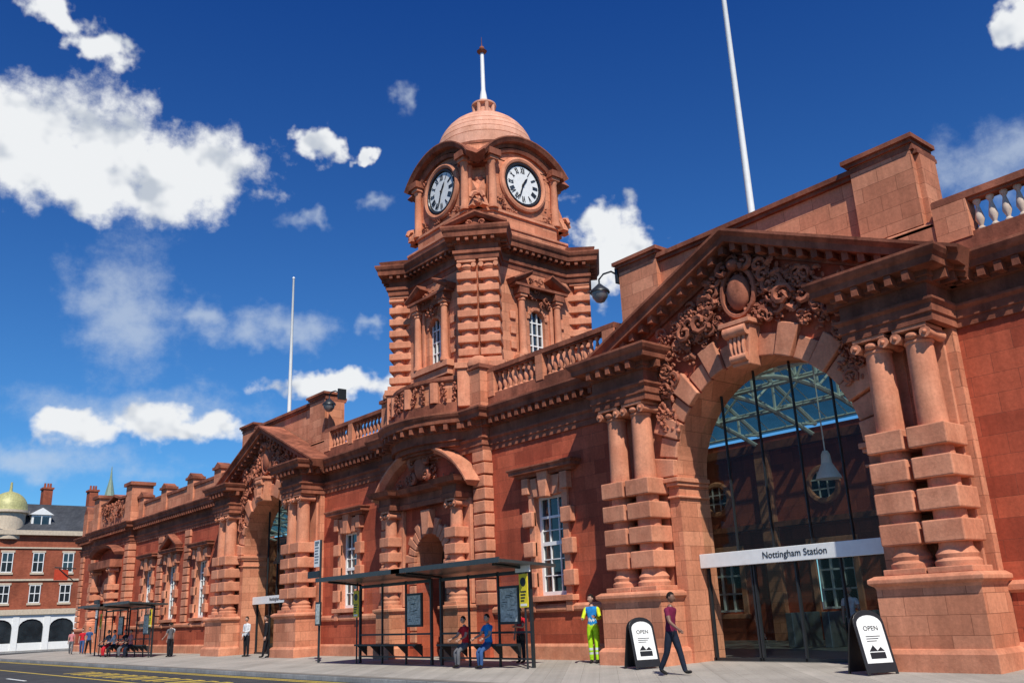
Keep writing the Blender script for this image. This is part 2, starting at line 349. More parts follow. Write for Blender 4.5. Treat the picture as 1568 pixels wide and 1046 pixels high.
def portal(C):
    for p in (wall,trim,quo,blk,corn,rnd,carv,gl,mull): p.M=Matrix.Translation((C,0,0))
    n=28;arc=[archpt(math.pi*i/n) for i in range(n+1)]
    for i in range(n):
        (xa,za),(xb,zb)=arc[i],arc[i+1]
        wall.face([(xa,18.8,za),(xb,18.8,zb),(xb,18.8,ZC),(xa,18.8,ZC)])
        blk.face([(xa,18.8,za),(xb,18.8,zb),(xb,20.05,zb),(xa,20.05,za)])
    for s in (-1,1):
        blk.box(*sorted((s*A,s*3.12)),18.8,20.05,.05,ZC)
        blk.box(*sorted((s*3.12,s*5.0)),18.98,19.3,.05,7.2)
        x0,x1=sorted((s*2.95,s*5.08))
        blk.box(x0,x1,17.9,19.1,.05,1.7)
        pp=[(x0,19.1),(x0,17.9),(x1,17.9),(x1,19.1)]
        trim.sweep(pp,[(-.1,.0),(.12,.0),(.12,.42),(.06,.5),(.0,.52),(-.1,.52)])
        trim.sweep(pp,[(-.1,1.66),(.0,1.66),(.03,1.72),(.12,1.78),(.12,1.86),(.0,1.93),(-.1,1.93)])
        blk.box(x0+.06,x1-.06,17.96,19.05,1.7,1.925)
        for dx in (3.57,4.5):
            banded_col(s*dx,18.42,2.05,7.0,[2.52,3.16,3.8,4.44])
            trim.box(s*dx-.3,s*dx+.3,18.9,18.99,2.0,7.0)
        xa,xb=sorted((s*(A-.07),s*3.1))
        trim.box(xa,xb,18.68,20.0,4.62,4.72);trim.box(xa-.05,xb+.05,18.62,20.0,4.72,4.84);trim.box(xa,xb,18.7,20.0,4.3,4.36)
        corn.box(*sorted((s*3.2,s*4.9)),EY+.05,19.3,7.0,8.4)
    nv=17
    for k in range(nv):
        a0=math.pi*k/nv+.008;a1=math.pi*(k+1)/nv-.008
        if k==nv//2: continue
        alt=(k%2==0);o1=.85 if alt else .58;pr=.16 if alt else .08
        m=3;inn=[archpt(a0+(a1-a0)*j/m,.0) for j in range(m+1)];ou=[archpt(a0+(a1-a0)*j/m,o1) for j in range(m+1)]
        quo.prism(inn+ou[::-1],'y',18.8-pr,18.86)
    quo.prism([(-.26,7.25),(.26,7.25),(.4,8.3),(-.4,8.3)],'y',18.35,18.85)
    trim.box(-.48,.48,18.2,18.85,8.3,8.42)
    rnd.tube([(-.34,18.3,8.15),(0,18.3,8.15),(.34,18.3,8.15)],.15,14);rnd.tube([(-.25,18.33,7.45),(0,18.33,7.45),(.25,18.33,7.45)],.11,12)
    for k in range(4): rnd.tube([(-.2+k*.135,18.33,8.0),(-.19+k*.125,18.27,7.75),(-.17+k*.115,18.32,7.5)],.055,6)
    wall.prism([(-5.1,ZC+.01),(5.1,ZC+.01),(0,10.6)],'y',18.8,19.33)
    pr=[(-.5,-.02),(.1,-.02),(.12,.08),(.2,.1),(.2,.2),(.6,.23),(.62,.38),(.74,.48),(.74,.55),(-.5,.58)]
    corn.rake([(-5.6,7.93),(0,10.38),(5.6,7.93)],pr,18.8)
    for s in (-1,1):
        for k in range(14):
            t=(k+.5)/14;x=s*5.3*(1-t);z=8.06+t*2.32
            corn.box(x-.08,x+.08,18.3,18.6,z+.04,z+.26)
    def zlo(x):
        if abs(x)<A+.8: return max(SP+(RI+.9)*math.sqrt(max(0,1-(x/(A+.9))**2)),SP+.2)
        return ZC+.1
    def zhi(x): return 7.93+(5.6-abs(x))*.4375-.2
    foliage_relief(carv,-2.9,2.9,zlo,zhi,18.74,230,.09,.24)
    foliage_relief(carv,-4.2,4.2,lambda x:8.6,zhi,18.74,60,.07,.18)
    foliage_relief(carv,-3.05,-2.5,lambda x:6.1,lambda x:7.9,18.72,26,.08,.2);foliage_relief(carv,2.5,3.05,lambda x:6.1,lambda x:7.9,18.72,26,.08,.2)
    zc=9.28
    carv.sphere((0,18.62,zc),(.36,.2,.5),16,10)
    ring=[(.5*math.cos(a),18.6,zc+.66*math.sin(a)) for a in [i*2*math.pi/20 for i in range(21)]];carv.tube(ring,.075,6)
    for s in (-1,1):
        for q in range(5): spiral(carv,s*(.72+.1*q),18.62,9.8-.3*q,.2,q,1.2,s,.055);leaf(carv,s*(.85+.12*q),18.64,9.75-.3*q,.34,(0 if s>0 else 3.14)+s*(.5-.3*q))
        spiral(carv,s*.34,18.55,9.98,.22,1.5,1.2,-s,.07);spiral(carv,s*1.3,18.58,8.8,.3,0,1.4,s,.07);spiral(carv,s*1.85,18.6,8.65,.26,2,1.3,-s,.06)
        for q in range(12):
            a=q*2.4;r=.06*math.sqrt(q);carv.sphere((s*(1.75+0)+r*math.cos(a)*1.2,18.62,9.1+r*math.sin(a)),.055,6,4)
    carv.sphere((0,18.5,10.02),(.18,.18,.16),8,6)
    # attic
    blk.box(-4.85,4.85,19.42,20.2,8.5,11.4)
    corn.box(-4.85,4.85,19.32,20.3,11.4,11.5);corn.box(-4.8,4.8,19.24,20.36,11.5,11.63)
    for s in (-1,1):
        x0,x1=sorted((s*3.2,s*4.72))
        blk.box(x0-.002,x1+.002,19.25,20.1,9.6,11.65);blk.box(x0-.2,x1+.25,19.15,20.3,8.5,9.5)
        trim.sweep([(x0-.2,19.15),(x1+.25,19.15),(x1+.25,20.3),(x0-.2,20.3)],[(-.25,9.65),(-.2,9.65),(.0,9.48),(.0,9.4),(-.25,9.4)],loop=True)
        corn.box(x0-.08,x1+.08,19.17,20.2,11.65,11.74);corn.box(x0-.15,x1+.15,19.1,20.27,11.74,11.85)
    poly=[archpt(math.pi*i/24) for i in range(25)]+[(-A,.12),(A,.12)]
    GY=19.62
    gl.face([(x,GY,z) for x,z in poly])
    for x in (-1.65,-.55,.55,1.65):
        zt=SP+RI*math.sqrt(1-(x/A)**2);mull.box(x-.012,x+.012,GY-.05,GY+.04,2.8,zt-.02)
    for x in (-2.68,-1.3,-1.22,1.22,2.66,0.0): mull.box(x-.022,x+.022,GY-.06,GY+.04,.12,2.45)
    mull.box(-A,A,GY-.06,GY+.04,.12,.2)
    for p in (wall,trim,quo,blk,corn,rnd,carv,gl,mull): p.M=Matrix()
portal(C1);portal(C2)
def plinth(path):
    trim.sweep(path,[(-.05,0),(.16,0),(.16,.5),(.1,.58),(-.05,.58)])
    wall.sweep(path,[(-.05,.58),(.08,.58),(.08,1.5),(-.05,1.5)])
    trim.sweep(path,[(-.05,1.5),(.1,1.5),(.17,1.56),(.17,1.66),(.1,1.74),(-.05,1.74)])
plinth([(-76,25),(-76,WY),(-71.6,WY)]);plinth([(-63,WY),(C2-5,WY)]);plinth([(C2+5,WY),(T0-3.3,WY)]);plinth([(T0+3.3,WY),(C1-5,WY)]);plinth([(C1+5,WY),(4,WY)])
def baluster_run(x0,x1,y,z0=9.02,z1=9.74,p=None):
    n=max(1,int((x1-x0)/.27))
    for i in range(n):
        x=x0+(x1-x0)*(i+.5)/n;h=z1-z0
        (p or rnd).lathe(x,y,[(.085,z0),(.085,z0+.06),(.045,z0+.1),(.05,z0+.14),(.098,z0+.26*h/.72),(.085,z0+.36*h/.72),(.042,z0+.56*h/.72),(.04,z0+.6*h/.72),(.07,z1-.08),(.085,z1-.05),(.085,z1)],9)
def balustrade(x0,x1,y,piers,p=None):
    corn.box(x0,x1,y-.2,y+.2,8.5,8.9);corn.box(x0,x1,y-.16,y+.16,8.9,9.02)
    corn.box(x0,x1,y-.15,y+.15,9.74,9.8);corn.box(x0,x1,y-.22,y+.22,9.8,9.93);corn.box(x0,x1,y-.17,y+.17,9.93,9.98)
    ps=sorted(piers)
    for a,b in ps: blk.box(a,b,y-.22,y+.22,8.91,9.79)
    for (a,b),(c,d) in zip(ps[:-1],ps[1:]): baluster_run(b,c,y,p=p)
YB=WY+.12
balustrade(T0+3.3,C1-5.0,YB,[(T0+3.3,T0+3.7),(T0+6.0,T0+6.35),(C1-5.5,C1-5.0)])
balustrade(C2+5.0,T0-3.3,YB,[(C2+5.0,C2+5.5),(-34.3,-33.95),(T0-3.7,T0-3.3)])
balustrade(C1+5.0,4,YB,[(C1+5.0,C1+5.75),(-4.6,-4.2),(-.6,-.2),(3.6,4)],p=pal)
blk.box(-63,C2-5.0,WY-.05,WY+.35,8.5,9.5);corn.box(-63,C2-5.0,WY-.13,WY+.43,9.5,9.66)
for x in (-62.2,-57.8,-53.2,-49.0):
    blk.box(x-.5,x+.5,WY-.15,WY+.45,8.5,9.95);corn.box(x-.6,x+.6,WY-.25,WY+.55,9.95,10.1)
    corn.prism([(x-.5,10.1),(x+.5,10.1),(x,10.35)],'y',WY-.2,WY+.5)
# ---- entrance bay
BY=18.9;hb=.98;bs=3.45
for s in (-1,1):
    x0,x1=sorted((s*hb,s*3.3));wall.box(T0+x0,T0+x1,BY,20.2,0,7.1)
nn=14
for i in range(nn):
    a0=math.pi*i/nn;a1=math.pi*(i+1)/nn;xa,za=hb*math.cos(a0),bs+hb*math.sin(a0);xb,zb=hb*math.cos(a1),bs+hb*math.sin(a1)
    wall.face([(T0+xa,BY,za),(T0+xb,BY,zb),(T0+xb,BY,7.1),(T0+xa,BY,7.1)]);blk.face([(T0+xa,BY,za),(T0+xb,BY,zb),(T0+xb,20.2,zb),(T0+xa,20.2,za)])
    if i in (6,7):continue
    b0,b1=a0+.012,a1-.012;o=.62 if i%2 else .45
    quo.prism([(T0+r*math.cos(t),bs+r*math.sin(t)) for r,t in ((hb,b0),(hb,b1),(hb+o,b1),(hb+o,b0))],'y',BY-.13,BY+.02)
quo.prism([(T0-.2,bs+.95),(T0+.2,bs+.95),(T0+.3,5.3),(T0-.3,5.3)],'y',BY-.3,BY+.02)
dr=P('entrance_doors',M_wood,ST)
for s in (-1,1):
    dr.box(*sorted((T0+s*.02,T0+s*.97)),20.0,20.08,0.1,3.4)
    for z0,z1 in ((.3,1.2),(1.4,3.2)): dr.box(*sorted((T0+s*.15,T0+s*.82)),19.95,20.0,z0,z1)
dr.box(T0-1,T0+1,20.02,20.1,3.4,4.6)
dr.done()
trim.box(T0-1.35,T0-.95,BY-.16,20,3.28,3.45);trim.box(T0+.95,T0+1.35,BY-.16,20,3.28,3.45)
for s in (-1,1):
    for k in range(12):
        z=1.78+k*.437
        w=3.42 if k%2==0 else 3.38
        quo.box(*sorted((T0+s*2.72,T0+s*w)),BY-.1,WY+.001,z+.03,z+.42)
    for k in range(11):
        z=.62+k*.41
        if z<3.1: quo.box(*sorted((T0+s*(hb+.02),T0+s*(hb+.4))),BY-.09,BY+.01,z,z+.37)
    x0,x1=sorted((T0+s*1.68,T0+s*2.62));blk.box(x0,x1,18.12,BY+.01,.05,1.75)
    pp=[(x0,BY),(x0,18.12),(x1,18.12),(x1,BY)]
    trim.sweep(pp,[(-.1,0),(.08,0),(.08,.45),(-.02,.52),(-.1,.52)]);trim.sweep(pp,[(-.1,1.68),(.02,1.68),(.1,1.76),(.1,1.84),(-.1,1.88)])
    banded_col(T0+s*2.15,18.5,1.98,5.45,[2.42,2.98,3.54,4.1],r=.25,bw=.33,bh=.36)
    trim.box(x0+.03,x1-.03,BY-.14,BY+.01,1.9,5.45)
PB=[(-.1,5.45),(.02,5.45),(.05,5.62),(.0,5.65),(.0,5.9),(.08,5.93),(.28,5.98),(.34,6.1),(.38,6.16),(-.1,6.2)]
corn.sweep([(T0-2.55,BY),(T0-2.55,18.2),(T0-1.72,18.2),(T0-1.72,18.6),(T0+1.72,18.6),(T0+1.72,18.2),(T0+2.55,18.2),(T0+2.55,BY)],PB)
corn.box(T0-2.5,T0+2.5,18.62,BY,5.46,6.15)
R=3.6;czz=7.35-R
def arcp(x): return (T0+x,czz+math.sqrt(R*R-x*x))
for s in (-1,1):
    pts=[arcp(x) for x in ([-2.95+i*.26 for i in range(10)] if s<0 else [.61+i*.26 for i in range(10)])]
    trim.rake(pts,[(-.1,-.05),(.1,-.05),(.5,.0),(.62,.1),(.7,.16),(.7,.24),(-.1,.26)],BY)
wall.prism([(T0-2.6,6.15),(T0+2.6,6.15)]+[arcp(2.6-i*.52) for i in range(11)],'y',18.7,BY+.01)
foliage_relief(carv,T0-1.9,T0+1.9,6.3,6.95,18.66,46,.08,.2)
carv.sphere((T0,18.5,6.85),(.36,.25,.5),12,8)
for s in (-1,1): spiral(carv,T0+s*.5,18.45,7.1,.25,0,1.3,s,.08);spiral(carv,T0+s*.45,18.45,6.5,.25,3,1.3,-s,.08)
foliage_relief(carv,T0-1.6,T0+1.6,7.1,7.45,18.5,22,.08,.16)
for k in range(6):
    t=k/5;bw=bow(2.4-t*1.5,.95-t*.75,18.9,10);corn.prism(bw+[(T0+2.4-t*1.5,19.0),(T0-2.4+t*1.5,19.0)],'z',7.45-.1*(k+1),7.535-.1*k-.005)
B2=bow(2.45,1.0,18.95)
bp=[(T0-3.3,19.0)]+B2+[(T0+3.3,19.0)]
corn.sweep(bp,[(-.3,8.5),(.08,8.5),(.08,8.95),(-.3,8.98)])
blk.sweep(B2,[(-.22,8.98),(-.04,8.98),(-.04,9.74),(-.22,9.74)])
corn.sweep(bp,[(-.3,9.74),(.06,9.74),(.1,9.8),(.1,9.93),(-.3,9.98)])
for i,(x,y) in enumerate(B2):
    if i in (0,3,6,9,12):
        rnd.lathe(x,y-.0,[(.2,8.98),(.2,9.74)],8)
    else:
        for q in range(4): spiral(carv,x+random.uniform(-.15,.15),y-.03,9.1+q*.17,.13,random.random()*6,1.2,random.choice((-1,1)),.04)
for s in (-1,1):
    blk.box(*sorted((T0+s*2.5,T0+s*3.35)),18.78,19.45,8.5,9.98);corn.box(*sorted((T0+s*2.42,T0+s*3.43)),18.7,19.5,9.98,10.12)
    rnd.lathe(T0+s*2.92,19.08,[(.42,10.12),(.44,10.25),(.36,10.42),(.2,10.52),(.05,10.56)],16)
# ---- left pavilion
LX0,LX1=-71.6,-63.0;LC=-67.0
for a,b in ((LX0,LC-1),(LC+1,LX1)): wall.box(a,b,18.8,20,0,7.1)
for i in range(12):
    a0=math.pi*i/12;a1=math.pi*(i+1)/12;xa,za=math.cos(a0),3.5+math.sin(a0);xb,zb=math.cos(a1),3.5+math.sin(a1)
    wall.face([(LC+xa,18.8,za),(LC+xb,18.8,zb),(LC+xb,18.8,7.1),(LC+xa,18.8,7.1)]);blk.face([(LC+xa,18.8,za),(LC+xb,18.8,zb),(LC+xb,20,zb),(LC+xa,20,za)])
    quo.prism([(LC+r*math.cos(t),3.5+r*math.sin(t)) for r,t in ((1,a0+.02),(1,a1-.02),(1.55,a1-.02),(1.55,a0+.02))],'y',18.66,18.82)
pane.box(LC-1,LC+1,19.9,19.95,0,4.6)
for s in (-1,1):
    banded_col(LC+s*2.0,18.4,1.98,5.6,[2.42,2.98,3.54,4.1],r=.27,bw=.36,bh=.38);blk.box(LC+s*2-.5,LC+s*2+.5,18.0,18.85,0,1.86)
corn.box(LC-2.6,LC+2.6,18.0,18.82,5.6,6.1);corn.rake([(LC-2.8+i*.56,6.1+.9*math.sqrt(max(0,1-((i-5)/5.3)**2))) for i in range(11)],[(-.1,0),(.6,0),(.75,.2),(-.1,.24)],18.8)
for x in (LX0+.35,LX1-.35,-75.65,-53.2,-57.8):
    yq=18.8 if x in (LX0+.35,LX1-.35) else WY
    for k in range(12): quo.box(x-.4-.04*(k%2),x+.4+.04*(k%2),yq-.12,yq+.4,1.76+k*.437+.03,1.76+k*.437+.41)
for x in (LX0+.5,LX1-.5): 
    blk.box(x-.65,x+.65,18.6,20,8.5,10.9);corn.box(x-.8,x+.8,18.45,20.1,10.9,11.12)
blk.box(LX0+1,LX1-1,18.75,19.4,8.5,10.2);corn.rake([(LC-3,10.2),(LC-1.5,10.25),(LC,10.6),(LC+1.5,10.25),(LC+3,10.2)],[(-.7,0),(.15,0),(.15,.15),(-.7,.15)],18.75)
foliage_relief(carv,LC-2.6,LC+2.6,9.0,10.1,18.7,60,.1,.25)
blk.box(-76.2,LX0,WY,WY+.4,8.5,9.7)
blk.box(-76.3,-75.3,WY-.1,WY+.6,8.5,10.3);corn.prism([(-76.3,10.3),(-75.3,10.3),(-75.8,10.9)],'y',WY-.1,WY+.6)
# ---- tower
TC=(T0,22.07)
def twr(k): return Matrix.Translation((TC[0],TC[1],0))@Matrix.Rotation(k*math.pi/2,4,'Z')
H=2.87
tw=[wall,trim,quo,blk,corn,rnd,carv,wf,pane]
def plan(h,c):
    out=[]
    for k in range(4):
        M=Matrix.Rotation(k*math.pi/2,3,'Z');a=h-c
        for p in [(-a,-h),(a,-h)]:
            q=M@Vector((p[0],p[1],0));out.append((TC[0]+q.x,TC[1]+q.y))
    return out
def pier_plan(h,w,proj):
    out=[]
    for k in range(4):
        M=Matrix.Rotation(k*math.pi/2,3,'Z');dg=Vector((1,-1,0)).normalized();tn=Vector((1,1,0)).normalized()
        cen=Vector((h,-h,0))+dg*proj
        pa=cen-tn*w/2;pb=cen+tn*w/2
        pts=[pa-dg*((pa.y+h)/dg.y),pa,pb,pb-dg*((pb.x-h)/dg.x)]
        for p in pts:
            q=M@p;out.append((TC[0]+q.x,TC[1]+q.y))
    return out
for k in range(4):
    for p in tw: p.M=twr(k)
    ho,zs,z0=.4,12.45,11.0
    for a,b in ((-H,-ho),(ho,H)): blk.box(a,b,-H,-H+.3,8.0,14.6)
    blk.box(-ho,ho,-H,-H+.3,8.0,z0)
    for i in range(8):
        a0=math.pi*i/8;a1=math.pi*(i+1)/8;xa,za=ho*math.cos(a0),zs+ho*math.sin(a0);xb,zb=ho*math.cos(a1),zs+ho*math.sin(a1)
        blk.face([(xa,-H,za),(xb,-H,zb),(xb,-H,14.6),(xa,-H,14.6)]);blk.face([(xa,-H,za),(xb,-H,zb),(xb,-H+.3,zb),(xa,-H+.3,za)])
        quo.prism([(r*math.cos(t),zs+r*math.sin(t)) for r,t in ((ho,a0),(ho,a1),(ho+.14,a1),(ho+.14,a0))],'y',-H-.06,-H+.02)
    pane.box(-ho,ho,-H+.2,-H+.22,z0,zs+ho)
    for x in (-ho+.03,-.13,.13,ho-.03): wf.box(x-.022,x+.022,-H+.14,-H+.2,z0,zs+ho*.9)
    for z in (11.03,11.45,11.9,12.4): wf.box(-ho,ho,-H+.15,-H+.19,z-.025,z+.025)
    trim.box(-1.25,1.25,-H-.35,-H,10.6,10.85);trim.box(-1.15,1.15,-H-.25,-H,10.3,10.6)
    for s in (-1,1):
        rnd.lathe(s*.92,-H-.2,[(.19,10.85),(.19,10.95),(.15,11.05),(.145,12.0),(.125,13.05),(.16,13.08),(.14,13.2)],14);trim.box(s*.92-.18,s*.92+.18,-H-.38,-H,13.2,13.32)
        trim.box(*sorted((s*.62,s*.78)),-H-.1,-H,10.85,13.3)
        corn.box(s*.92-.24,s*.92+.24,-H-.42,-H,13.32,13.68)
        for q in range(3):quo.box(*sorted((s*1.12,s*1.4)),-H-.08,-H+.01,11.1+q*.6,11.42+q*.6)
    corn.box(-.68,.68,-H-.2,-H,13.32,13.66)
    pr=[(-.05,0),(.1,0),(.4,.04),(.5,.14),(.5,.2),(-.05,.24)]
    corn.rake([(-1.4,13.68),(-.45,14.15)],pr,-H);corn.rake([(.45,14.15),(1.4,13.68)],pr,-H)
    corn.box(-1.35,1.35,-H-.45,-H,13.6,13.7)
    foliage_relief(carv,-.5,.5,12.95,14.1,-H-.1,16,.1,.2)
    Mp=Matrix.Translation((TC[0],TC[1],0))@Matrix.Rotation(k*math.pi/2+math.pi/4,4,'Z')
    for p in tw: p.M=Mp
    dY=-(H*math.sqrt(2))
    quo.box(-.85,.85,dY-.2,dY+1.3,8.7,10.1);trim.box(-.93,.93,dY-.28,dY+1.3,10.1,10.32);trim.box(-.83,.83,dY-.18,dY+1.2,10.32,10.5)
    trim.box(-.3,.3,dY+.35,dY+1.2,10.5,14.2)
    for s in (-1,1): rnd.lathe(s*.42,dY+.27,[(.29,10.5),(.29,14.0),(.26,14.05)],16)
    for q in range(7):
        z=10.55+q*.5
        for s in (-1,1): quo.box(*sorted((s*.035,s*.8)),dY-.12,dY+1.15,z+.05,z+.33)
    for s in (-1,1):
        trim.box(s*.42-.36,s*.42+.36,dY-.12,dY+.7,14.28,14.4)
        for u in (-1,1): rnd.tube([(s*.42+u*.28,dY-.12,14.17),(s*.42+u*.28,dY+.5,14.17)],.1,10)
        rnd.lathe(s*.42,dY+.24,[(.28,14.02),(.34,14.12),(.28,14.28)],16)
    corn.prism([(-1.0,15.6),(1.0,15.6),(0,16.05)],'y',dY-.2,dY+1.3)
    corn.rake([(-1.15,15.62),(0,16.1),(1.15,15.62)],[(-1,0),(.1,0),(.2,.1),(.2,.17),(-1,.2)],dY-.25)
    spiral(carv,-.25,dY-.26,15.8,.12,0,1.2,1,.04);spiral(carv,.25,dY-.26,15.8,.12,3,1.2,-1,.04)
for p in tw: p.M=Matrix()
pp1=pier_plan(H,1.64,.12)
ENT=[(-.15,14.4),(.02,14.4),(.04,14.6),(.1,14.62),(.1,14.74),(.0,14.78),(.0,15.0),(.08,15.04),(.1,15.16),(.38,15.2),(.4,15.36),(.46,15.44),(.5,15.54),(.5,15.6),(-.15,15.68)]
corn.sweep(pp1,ENT,loop=True)
corn.prism(pier_plan(H-.06,1.6,.06),'z',14.42,15.6)
modil(pp1+[pp1[0]],.05,.34,15.05,15.19,.3,.13,.5)
trim.prism(pier_plan(H-.1,1.5,.02),'z',15.6,15.75)
cp=lambda h,c:plan(h,c)
blk.prism(cp(2.85,.9),'z',15.7,16.1);trim.prism(cp(2.9,.95),'z',16.1,16.2);blk.prism(cp(2.5,.8),'z',16.2,16.9);trim.prism(cp(2.58,.85),'z',16.9,17.02)
blk.prism(cp(2.2,.85),'z',17.0,20.2)
clk=P('clock_faces',[M_white,M_black],ST)
for k in range(4):
    for p in tw+[clk]: p.M=twr(k)
    h=2.36;blk.box(-1.62,1.62,-h,-h+.5,16.9,19.45)
    R=2.6;cz=20.3-R
    def ap(x): return (x,cz+math.sqrt(R*R-x*x))
    blk.prism([(-1.62,19.4),(1.62,19.4)]+[ap(max(-1.62,min(1.62,1.9-i*.38))) for i in range(11)],'y',-h,-h+.6)
    corn.rake([ap(-2.12+i*2.12/9) for i in range(19)],[(-1.0,-.12),(.1,-.12),(.14,.0),(.36,.04),(.42,.14),(.46,.2),(.46,.25),(-1.0,.28)],-h)
    corn.rake([ap(-1.9+i*.2) for i in range(20)],[(-.1,-.34),(.12,-.34),(.18,-.2),(-.1,-.2)],-h)
    zc=18.55
    def disc(p,r,y0,y1,n=40): p.prism([(r*math.cos(2*math.pi*i/n),zc+r*math.sin(2*math.pi*i/n)) for i in range(n)],'y',y0,y1)
    ringp=[(1.12*math.cos(a),-h-.06,zc+1.12*math.sin(a)) for a in [i*2*math.pi/32 for i in range(33)]]
    rnd.tube(ringp,.13,8)
    ringp=[(.93*math.cos(a),-h-.1,zc+.93*math.sin(a)) for a in [i*2*math.pi/32 for i in range(33)]]
    clk.mi=1;clk.tube(ringp,.05,6);disc(clk,.95,-h-.06,-h+.02)
    clk.mi=0;disc(clk,.84,-h-.075,-h-.05)
    clk.mi=1
    base=clk.M.copy()
    num={1:'I',2:'II',3:'III',4:'IIII',5:'V',6:'VI',7:'VII',8:'VIII',9:'IX',10:'X',11:'XI',12:'XII'}
    for q,t in num.items():
        a=-q*math.pi/6
        clk.M=base@Matrix.Translation((0,0,zc))@Matrix.Rotation(-a,4,'Y')
        wds={'I':.055,'V':.12,'X':.12};tot=sum(wds[c] for c in t);x=-tot/2
        for c in t:
            w=wds[c];m=x+w/2
            if c=='I': clk.box(m-.019,m+.019,-h-.085,-h-.078,.52,.78)
            else:
                for s in (-1,1):
                    lo=m if c=='V' else m-s*.045
                    clk.prism([(lo-.017,.52),(lo+.017,.52),(m+s*.045+.017,.78),(m+s*.045-.017,.78)],'y',-h-.085-(.002 if s>0 else 0),-h-.078)
            x+=w
        clk.box(-.012,.012,-h-.084,-h-.078,.8,.83)
    for a,L,w in ((rad(33),.46,.05),(rad(200),.72,.035)):
        clk.M=base@Matrix.Translation((0,0,zc))@Matrix.Rotation(a,4,'Y')
        clk.prism([(-w*.6,-.12),(w*.6,-.12),(w,L*.6),(0,L),(-w,L*.6)],'y',-h-.11,-h-.095)
    clk.M=base;clk.sphere((0,-h-.1,zc),.06,8,5)
    for s in (-1,1):
        foliage_relief(carv,s*1.25-.2,s*1.25+.2,17.2,17.8,-h-.04,6,.1,.18);foliage_relief(carv,s*1.25-.2,s*1.25+.2,19.2,19.5,-h-.04,3,.08,.13)
        rnd.lathe(s*1.68,-h-.12,[(.22,17.02),(.22,17.15),(.17,17.25),(.165,18.2),(.145,19.0),(.18,19.06),(.17,19.15)],12)
        trim.box(s*1.68-.22,s*1.68+.22,-h-.33,-h+.4,19.15,19.3);corn.box(s*1.7-.3,s*1.7+.3,-h-.42,-h+.4,19.3,19.58)
        spiral(rnd,s*2.35,-h+.1,17.3,.32,0 if s>0 else 3.14,1.3,s,.12);blk.prism([(s*1.9,17.0),(s*2.62,17.0),(s*2.5,17.3),(s*1.95,18.3)],'y',-h+.05,-h+.35)
    foliage_relief(carv,-1.2,1.2,17.1,17.35,-h-.05,14,.08,.16)
    corn.box(-1.55,1.55,-h-.18,-h,16.95,17.06)
    Mp=Matrix.Translation((TC[0],TC[1],0))@Matrix.Rotation(k*math.pi/2+math.pi/4,4,'Z')
    for p in tw: p.M=Mp
    d=-2.52
    blk.box(-.55,.55,d-.35,d+.6,16.9,17.3)
    for s in (-1,1): rnd.lathe(s*.42,d-.15,[(.15,17.3),(.13,18.0),(.12,18.95),(.16,19.1)],12)
    rnd.lathe(0,d-.05,[(.3,17.3),(.28,17.45),(.12,17.55),(.26,17.8),(.3,18.2),(.16,18.45),(.2,18.55),(.03,18.8)],14)
    corn.box(-.68,.68,d-.38,d+.6,19.12,19.24);corn.box(-.62,.62,d-.3,d+.6,19.24,19.5);corn.box(-.74,.74,d-.44,d+.6,19.5,19.66)
    blk.box(-.5,.5,d-.05,d+.6,19.66,20.2)
for p in tw+[clk]: p.M=Matrix()
clk.done()
corn.lathe(*TC,[(2.24,19.9),(2.24,20.3),(2.34,20.38),(2.34,20.5),(2.2,20.56)],48)
dm=P('dome_roof',M_dome,ST,smooth=30)
prof=[(2.18,20.5)]
for i in range(11):
    a=i/10*rad(80);prof.append((2.14*math.cos(a)+.04,20.8+2.12*math.sin(a)))
    if i<10:
        a2=(i+.9)/10*rad(80);prof.append((2.14*math.cos(a2)+.04,20.8+2.12*math.sin(a2)));prof.append((2.14*math.cos(a2)-.0,20.8+2.12*math.sin(a2)+.012))
dm.lathe(*TC,prof,56)
dm.lathe(*TC,[(.62,22.8),(.62,22.92),(.5,22.95),(.4,22.97),(.4,23.42),(.56,23.48),(.56,23.56),(.4,23.66),(.2,23.8),(.1,23.95)],20)
for k in range(8):
    a=k*math.pi/4+.4;x,y=TC[0]+.46*math.cos(a),TC[1]+.46*math.sin(a);dm.lathe(x,y,[(.1,22.95),(.08,23.2),(.1,23.46)],8)
dm.done()
fp=P('tower_flagstaff',M_white,ST,smooth=50);fp.lathe(*TC,[(.2,23.7),(.15,24.1),(.1,24.4),(.09,26.3)],12);fp.done()
fp=P('tower_finial',M_corn,ST,smooth=50);fp.lathe(*TC,[(.05,26.3),(.2,26.36),(.24,26.42),(.1,26.5),(.05,26.55)],12);fp.sphere((TC[0],TC[1],26.58),.12);fp.tube([(*TC,26.6),(*TC,27.2)],[.025,.008]);fp.done()
